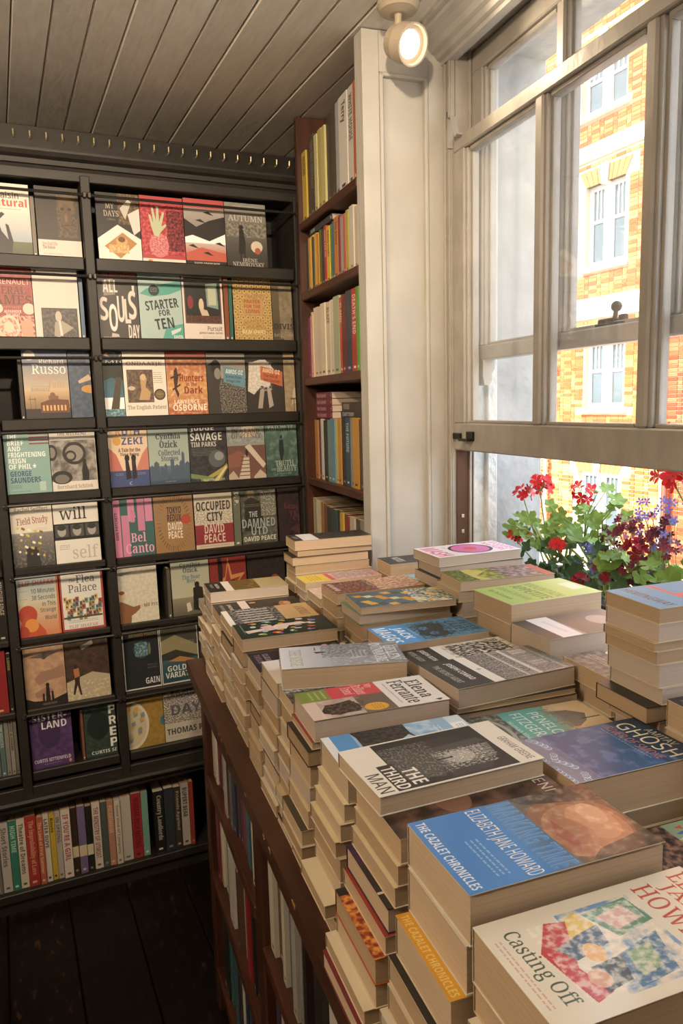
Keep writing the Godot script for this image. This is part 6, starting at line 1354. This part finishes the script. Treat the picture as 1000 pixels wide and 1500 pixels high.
func floret_mesh(petals: int, width: float, cup: float) -> ArrayMesh:
	var s := SurfaceTool.new(); s.begin(Mesh.PRIMITIVE_TRIANGLES); s.set_smooth_group(0)
	for k in petals:
		var a := TAU * k / petals
		var d := Vector3(cos(a), sin(a), 0); var e := Vector3(-sin(a), cos(a), 0)
		var p := [Vector3.ZERO, d * 0.55 - e * width + Vector3(0, 0, cup * 0.5), d * 0.95 - e * width * 0.7 + Vector3(0, 0, cup), d * 1.05 + Vector3(0, 0, cup * 1.1), d * 0.95 + e * width * 0.7 + Vector3(0, 0, cup), d * 0.55 + e * width + Vector3(0, 0, cup * 0.5)]
		for i in range(1, 5):
			s.add_vertex(p[0]); s.add_vertex(p[i]); s.add_vertex(p[i + 1])
	s.generate_normals()
	return s.commit()

func aim(d: Vector3, spin: float, size: float, at: Vector3) -> Transform3D:
	var z := d.normalized()
	var x := z.cross(Vector3.UP if absf(z.y) < 0.95 else Vector3.RIGHT).normalized()
	var b := Basis(x, z.cross(x), z) * Basis(Vector3(0, 0, 1), spin)
	return Transform3D(b.scaled_local(Vector3.ONE * size), at)

func leafmat(c: String, back: float) -> StandardMaterial3D:
	var m := mat(c, 0.5, 0.4)
	m.backlight_enabled = true; m.backlight = hexc(c) * back
	return m

var leaves := []
var lmats := []
var fl_mesh: ArrayMesh
var lob_mesh: ArrayMesh

func plant(called: String, label: String, category: String, root: Vector3) -> Node3D:
	var o := thing(called, WT * Transform3D(Basis(), root))
	tag(o, label, category, "plants in the window box")
	return o

func stem(o: Node3D, a: Vector3, b: Vector3, r: float, m: Material, called := "stem") -> MeshInstance3D:
	var mid := (a + b) / 2 + Vector3(rng.randf_range(-0.01, 0.01), 0.01, rng.randf_range(-0.012, 0.012))
	var s := sta(); tube(s, [a - o.get_meta("root"), (a + mid) / 2 - o.get_meta("root") + Vector3(0, 0.003, 0), mid - o.get_meta("root"), b - o.get_meta("root")], r, r * 0.7, 5)
	return part(called, fin(s), m, o)

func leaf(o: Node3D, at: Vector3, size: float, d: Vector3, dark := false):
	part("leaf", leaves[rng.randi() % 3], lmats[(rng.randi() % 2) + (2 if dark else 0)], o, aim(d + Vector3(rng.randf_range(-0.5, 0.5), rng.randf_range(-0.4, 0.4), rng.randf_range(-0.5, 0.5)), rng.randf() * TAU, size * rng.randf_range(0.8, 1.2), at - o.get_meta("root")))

func umbel(o: Node3D, at: Vector3, n: int, spread: float, size: float, mats: Array, sm: Material):
	var s := sta()
	var c: Vector3 = at - o.get_meta("root")
	var ends := []
	for k in n:
		var d := Vector3(rng.randf_range(-1, 1), rng.randf_range(-0.35, 1), rng.randf_range(-1, 1)).normalized()
		var e := c + d * spread * rng.randf_range(0.6, 1.0)
		tube(s, [c - Vector3(0, spread * 0.4, 0), (c + e) / 2 + Vector3(0, 0.002, 0), e], 0.0009, 0.0007, 4)
		ends.append([e, d])
	var hd := part("flower_head", fin(s), sm, o)
	for q in ends:
		part("floret", fl_mesh, mats[rng.randi() % mats.size()], hd, aim(q[1] + Vector3(-0.5, 0.2, 0.4), rng.randf() * TAU, size * rng.randf_range(0.75, 1.15), q[0]))

func build_plants():
	rng.seed = 21
	for k in 3: leaves.append(leaf_mesh(k + 3))
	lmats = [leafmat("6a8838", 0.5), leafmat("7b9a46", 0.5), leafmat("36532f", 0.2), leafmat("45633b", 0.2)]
	fl_mesh = floret_mesh(5, 0.36, 0.25); lob_mesh = floret_mesh(5, 0.26, 0.2)
	var stemm := leafmat("8a9a58", 0.3); var dry := mat("b08a70", 0.8)
	var red := [leafmat("d8262a", 0.4), leafmat("c81e26", 0.4)]
	var dark := [leafmat("8c1626", 0.3), leafmat("a01a2c", 0.3)]
	var wither := [leafmat("6a2038", 0.3), leafmat("7c3044", 0.3), leafmat("4c1a28", 0.2)]
	# trough
	var tr := thing("window_box", WT * Transform3D(Basis(), Vector3(0.43, 0.932, 1.2))); tag(tr, "long planter of geraniums on the outer window sill", "planter")
	var s := sta()
	bx(s, Vector3(-0.08, 0.0, -0.46), Vector3(0.08, 0.012, 0.46)); bx(s, Vector3(-0.085, 0.0, -0.465), Vector3(-0.073, 0.13, 0.465), 0.003); bx(s, Vector3(0.073, 0.0, -0.465), Vector3(0.085, 0.13, 0.465), 0.003)
	bx(s, Vector3(-0.08, 0, -0.465), Vector3(0.08, 0.13, -0.453), 0.003); bx(s, Vector3(-0.08, 0, 0.453), Vector3(0.08, 0.13, 0.465), 0.003)
	part("trough", fin(s), mat("3c4238", 0.6), tr)
	part("soil", box_mesh(Vector3(-0.073, 0.01, -0.453), Vector3(0.073, 0.115, 0.453)), mat("2e241c", 0.95), tr)
	# three red geraniums and one withered
	var specs := [
		["red trailing geranium at the left end of the window box", Vector3(0.42, 1.045, 0.86), [[Vector3(0.37, 1.262, 0.775), 7, 0.026], [Vector3(0.36, 1.292, 0.86), 16, 0.030], [Vector3(0.36, 1.152, 0.765), 10, 0.026]], 34, Vector3(0.385, 1.14, 0.86), Vector3(0.05, 0.06, 0.09), [Vector3(0.345, 1.185, 0.755), Vector3(0.36, 1.21, 0.77), Vector3(0.36, 1.21, 0.81), Vector3(0.34, 1.19, 0.81), Vector3(0.345, 1.165, 0.75)], red],
		["tall green geranium with a pale red flower in mid window box", Vector3(0.43, 1.045, 1.02), [[Vector3(0.40, 1.285, 0.965), 10, 0.026], [Vector3(0.34, 1.165, 0.96), 6, 0.016]], 44, Vector3(0.38, 1.17, 1.0), Vector3(0.05, 0.08, 0.10), [Vector3(0.36, 1.31, 1.10), Vector3(0.36, 1.30, 1.07), Vector3(0.365, 1.275, 1.12), Vector3(0.36, 1.29, 1.13), Vector3(0.36, 1.25, 0.90), Vector3(0.365, 1.235, 0.93), Vector3(0.36, 1.24, 1.06), Vector3(0.36, 1.26, 1.03)], red],
		["leafy geranium with dark red blooms at the right of the window box", Vector3(0.42, 1.045, 1.24), [[Vector3(0.34, 1.135, 1.155), 8, 0.018], [Vector3(0.33, 1.105, 1.06), 7, 0.016], [Vector3(0.35, 1.20, 1.20), 9, 0.02]], 46, Vector3(0.37, 1.13, 1.24), Vector3(0.05, 0.05, 0.14), [], dark],
	]
	for q in specs:
		var o := plant("geranium", q[0], "plant", q[1]); o.set_meta("root", q[1])
		for k in 9: stem(o, q[1], q[4] + Vector3(rng.randf_range(-1, 1) * q[5].x, rng.randf_range(-0.2, 1) * q[5].y, rng.randf_range(-1, 1) * q[5].z), 0.004, stemm)
		for f in q[2]:
			stem(o, q[1] + Vector3(0, 0, (f[0].z - q[1].z) * 0.5), f[0] - Vector3(0, f[2] * 0.4, 0), 0.0024, stemm)
			umbel(o, f[0], f[1], f[2], 0.014, q[7], stemm)
		for k in q[3]:
			var p: Vector3 = q[4] + Vector3(rng.randf_range(-1, 1) * q[5].x, rng.randf_range(-1.3, 1) * q[5].y, rng.randf_range(-1, 1) * q[5].z)
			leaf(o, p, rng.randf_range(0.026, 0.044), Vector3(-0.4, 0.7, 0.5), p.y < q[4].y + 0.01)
		for p in q[6]:
			leaf(o, p, 0.036, Vector3(-0.3, 0.8, 0.5))
			stem(o, q[4], p, 0.0018, stemm, "leaf_stalk")
	var wroot := Vector3(0.44, 1.045, 1.16)
	var w := plant("geranium", "withered geranium with dried maroon flower heads on pinkish stalks", "plant", wroot); w.set_meta("root", wroot)
	for p in [Vector3(0.38, 1.225, 1.12), Vector3(0.37, 1.235, 1.17), Vector3(0.38, 1.20, 1.10), Vector3(0.37, 1.22, 1.22), Vector3(0.36, 1.16, 1.12), Vector3(0.36, 1.155, 1.19), Vector3(0.36, 1.215, 1.265), Vector3(0.35, 1.135, 1.11), Vector3(0.38, 1.25, 1.24)]:
		stem(w, wroot + Vector3(0, 0, (p.z - wroot.z) * 0.5), p - Vector3(0, 0.01, 0), 0.0022, dry)
		umbel(w, p, 16, 0.03, 0.0085, wither, dry)
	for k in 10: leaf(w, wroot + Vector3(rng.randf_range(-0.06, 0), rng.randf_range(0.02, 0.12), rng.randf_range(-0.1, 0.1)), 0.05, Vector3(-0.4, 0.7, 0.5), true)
	# red bloom hanging in from the top right
	var hroot := Vector3(0.42, 1.045, 1.42)
	var h := plant("geranium", "tall dark-leaved geranium whose big red blooms reach the raised sash", "plant", hroot); h.set_meta("root", hroot)
	for f in [[Vector3(0.36, 1.352, 1.275), 9, 0.030], [Vector3(0.35, 1.35, 1.33), 9, 0.03]]:
		stem(h, hroot, f[0], 0.003, stemm)
		umbel(h, f[0], f[1], f[2], 0.019, red, stemm)
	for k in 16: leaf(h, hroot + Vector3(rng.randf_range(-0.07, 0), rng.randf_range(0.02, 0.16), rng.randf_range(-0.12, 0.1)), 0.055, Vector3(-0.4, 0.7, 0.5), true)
	# blue lobelia
	var blue := [leafmat("6a78d8", 0.4), leafmat("7f8ae6", 0.4)]
	for g in [[Vector3(0.43, 1.045, 1.21), Vector3(0.38, 1.25, 1.21), "blue lobelia rising behind the withered flower heads", 26, 0.07], [Vector3(0.42, 1.045, 1.0), Vector3(0.37, 1.145, 1.04), "low blue lobelia in front of the tall green geranium", 20, 0.05]]:
		var o := plant("lobelia", g[2], "plant", g[0]); o.set_meta("root", g[0])
		for k in g[3]:
			var e: Vector3 = g[1] + Vector3(rng.randf_range(-0.02, 0.02), rng.randf_range(-0.7, 0.8) * g[4], rng.randf_range(-1, 1) * g[4])
			stem(o, g[0] + Vector3(0, 0, rng.randf_range(-0.04, 0.04)), e, 0.001, stemm)
			part("flower", lob_mesh, blue[k % 2], o, aim(Vector3(-0.8, 0.3, 0.5), rng.randf() * TAU, 0.0085, e - g[0]))

# ---------------------------------------------------------------- ceiling spot lamps
func spot_lamp(label: String, at: Vector3, head: Vector3, towards: Vector3, energy: float, angle: float, col: Color, xf: Transform3D):
	var o := thing("spot_lamp", xf * Transform3D(Basis(), at)); tag(o, label, "lamp", "ceiling spot lamps")
	part("ceiling_base", lathe([Vector2(0, 0), Vector2(0.046, 0), Vector2(0.046, -0.012), Vector2(0.040, -0.022), Vector2(0.018, -0.028), Vector2(0, -0.028)]), M.lampbody, o)
	var s := sta()
	tube(s, [Vector3(0, -0.026, 0), Vector3(0, -0.05, 0), head - at - towards.normalized() * 0.03 + Vector3(0, 0.03, 0), head - at - towards.normalized() * 0.03], 0.008, 0.008, 10)
	part("arm", fin(s), M.lampbody, o)
	var z := towards.normalized()
	var x := z.cross(Vector3.UP).normalized()
	var b := Basis(x, z, x.cross(z))
	var hx := Transform3D(b, head - at)
	var shell := part("housing", lathe([Vector2(0, -0.070), Vector2(0.022, -0.070), Vector2(0.034, -0.058), Vector2(0.041, -0.03), Vector2(0.042, 0.004), Vector2(0.0385, 0.004), Vector2(0.037, -0.006), Vector2(0.028, -0.008), Vector2(0.028, -0.012)]), M.lampbody, o, hx)
	var em := StandardMaterial3D.new(); em.albedo_color = Color(1, 0.95, 0.85); em.emission_enabled = true; em.emission = col; em.emission_energy_multiplier = 6.0
	part("lamp_glass", lathe([Vector2(0, -0.004), Vector2(0.02, -0.005), Vector2(0.0275, -0.009), Vector2(0.0275, -0.011), Vector2(0, -0.011)]), em, shell)
	var l := SpotLight3D.new(); l.name = "spot_light"
	l.light_color = col; l.light_energy = energy; l.spot_range = 8.0; l.spot_attenuation = 2.0; l.spot_angle = angle; l.spot_angle_attenuation = 0.8; l.light_size = 0.027; l.shadow_enabled = true
	o.add_child(l)
	l.transform = Transform3D(Basis(x, x.cross(z) * -1.0, -z).orthonormalized(), head - at + z * 0.012)

func build_lamps():
	var warm := Color(1.0, 0.90, 0.77)
	spot_lamp("lit cream spot lamp on the ceiling above the white pier", Vector3(0.038, CEIL_Y + 0.0004, 0.782), Vector3(0.062, 2.268, 0.80), Vector3(0.30, -0.42, 0.85), 0.14, 55, warm, WT)
	# further lamps of the shop, on the ceiling behind the view
	for q in [["spot lamp over the aisle aimed at the right of the black bookcase", Vector3(0.25, CEIL_Y + 0.0004, 1.75), Vector3(0.15, -0.34, -1.0), 1.25, 44], ["spot lamp over the aisle aimed at the left of the black bookcase", Vector3(-0.55, CEIL_Y + 0.0004, 1.9), Vector3(0.25, -0.28, -1.0), 1.25, 44]]:
		spot_lamp(q[0], q[1], q[1] + Vector3(0, -0.09, 0.0), q[2], q[3], q[4], warm, Transform3D())
	# opal globe pendant of the room, left of the view
	var g := thing("pendant_lamp", Transform3D(Basis(), Vector3(-1.0, CEIL_Y + 0.0004, 1.9))); tag(g, "white opal globe lamp hanging in the room left of the view", "lamp")
	part("ceiling_rose", lathe([Vector2(0, 0), Vector2(0.05, 0), Vector2(0.045, -0.015), Vector2(0.006, -0.03), Vector2(0.006, -0.14), Vector2(0.03, -0.145), Vector2(0.03, -0.165), Vector2(0, -0.165)]), M.brass, g)
	var gm := StandardMaterial3D.new(); gm.albedo_color = Color(1, 0.97, 0.92); gm.emission_enabled = true; gm.emission = warm; gm.emission_energy_multiplier = 2.5
	var ball := []
	for k in 13: ball.append(Vector2(sin(PI * k / 12.0) * 0.11, cos(PI * k / 12.0) * 0.11))
	part("globe", lathe(ball), gm, g, Transform3D(Basis(), Vector3(0, -0.27, 0)))
	var ol := OmniLight3D.new(); ol.name = "globe_light"; ol.light_color = warm; ol.light_energy = 0.72; ol.omni_range = 8.0; ol.omni_attenuation = 2.0; ol.light_size = 0.1; ol.shadow_enabled = true
	g.add_child(ol); ol.position = Vector3(0, -0.27, 0)
	AF.img.adjust_bcs(1.04, 0.92, 0.86)
	AS.img.adjust_bcs(1.0, 0.95, 0.88)
	AF.mat.albedo_texture = ImageTexture.create_from_image(AF.img)
	AT.mat.albedo_texture = ImageTexture.create_from_image(AT.img)
	M.gloss.albedo_texture = AT.mat.albedo_texture
	AS.mat.albedo_texture = ImageTexture.create_from_image(AS.img)
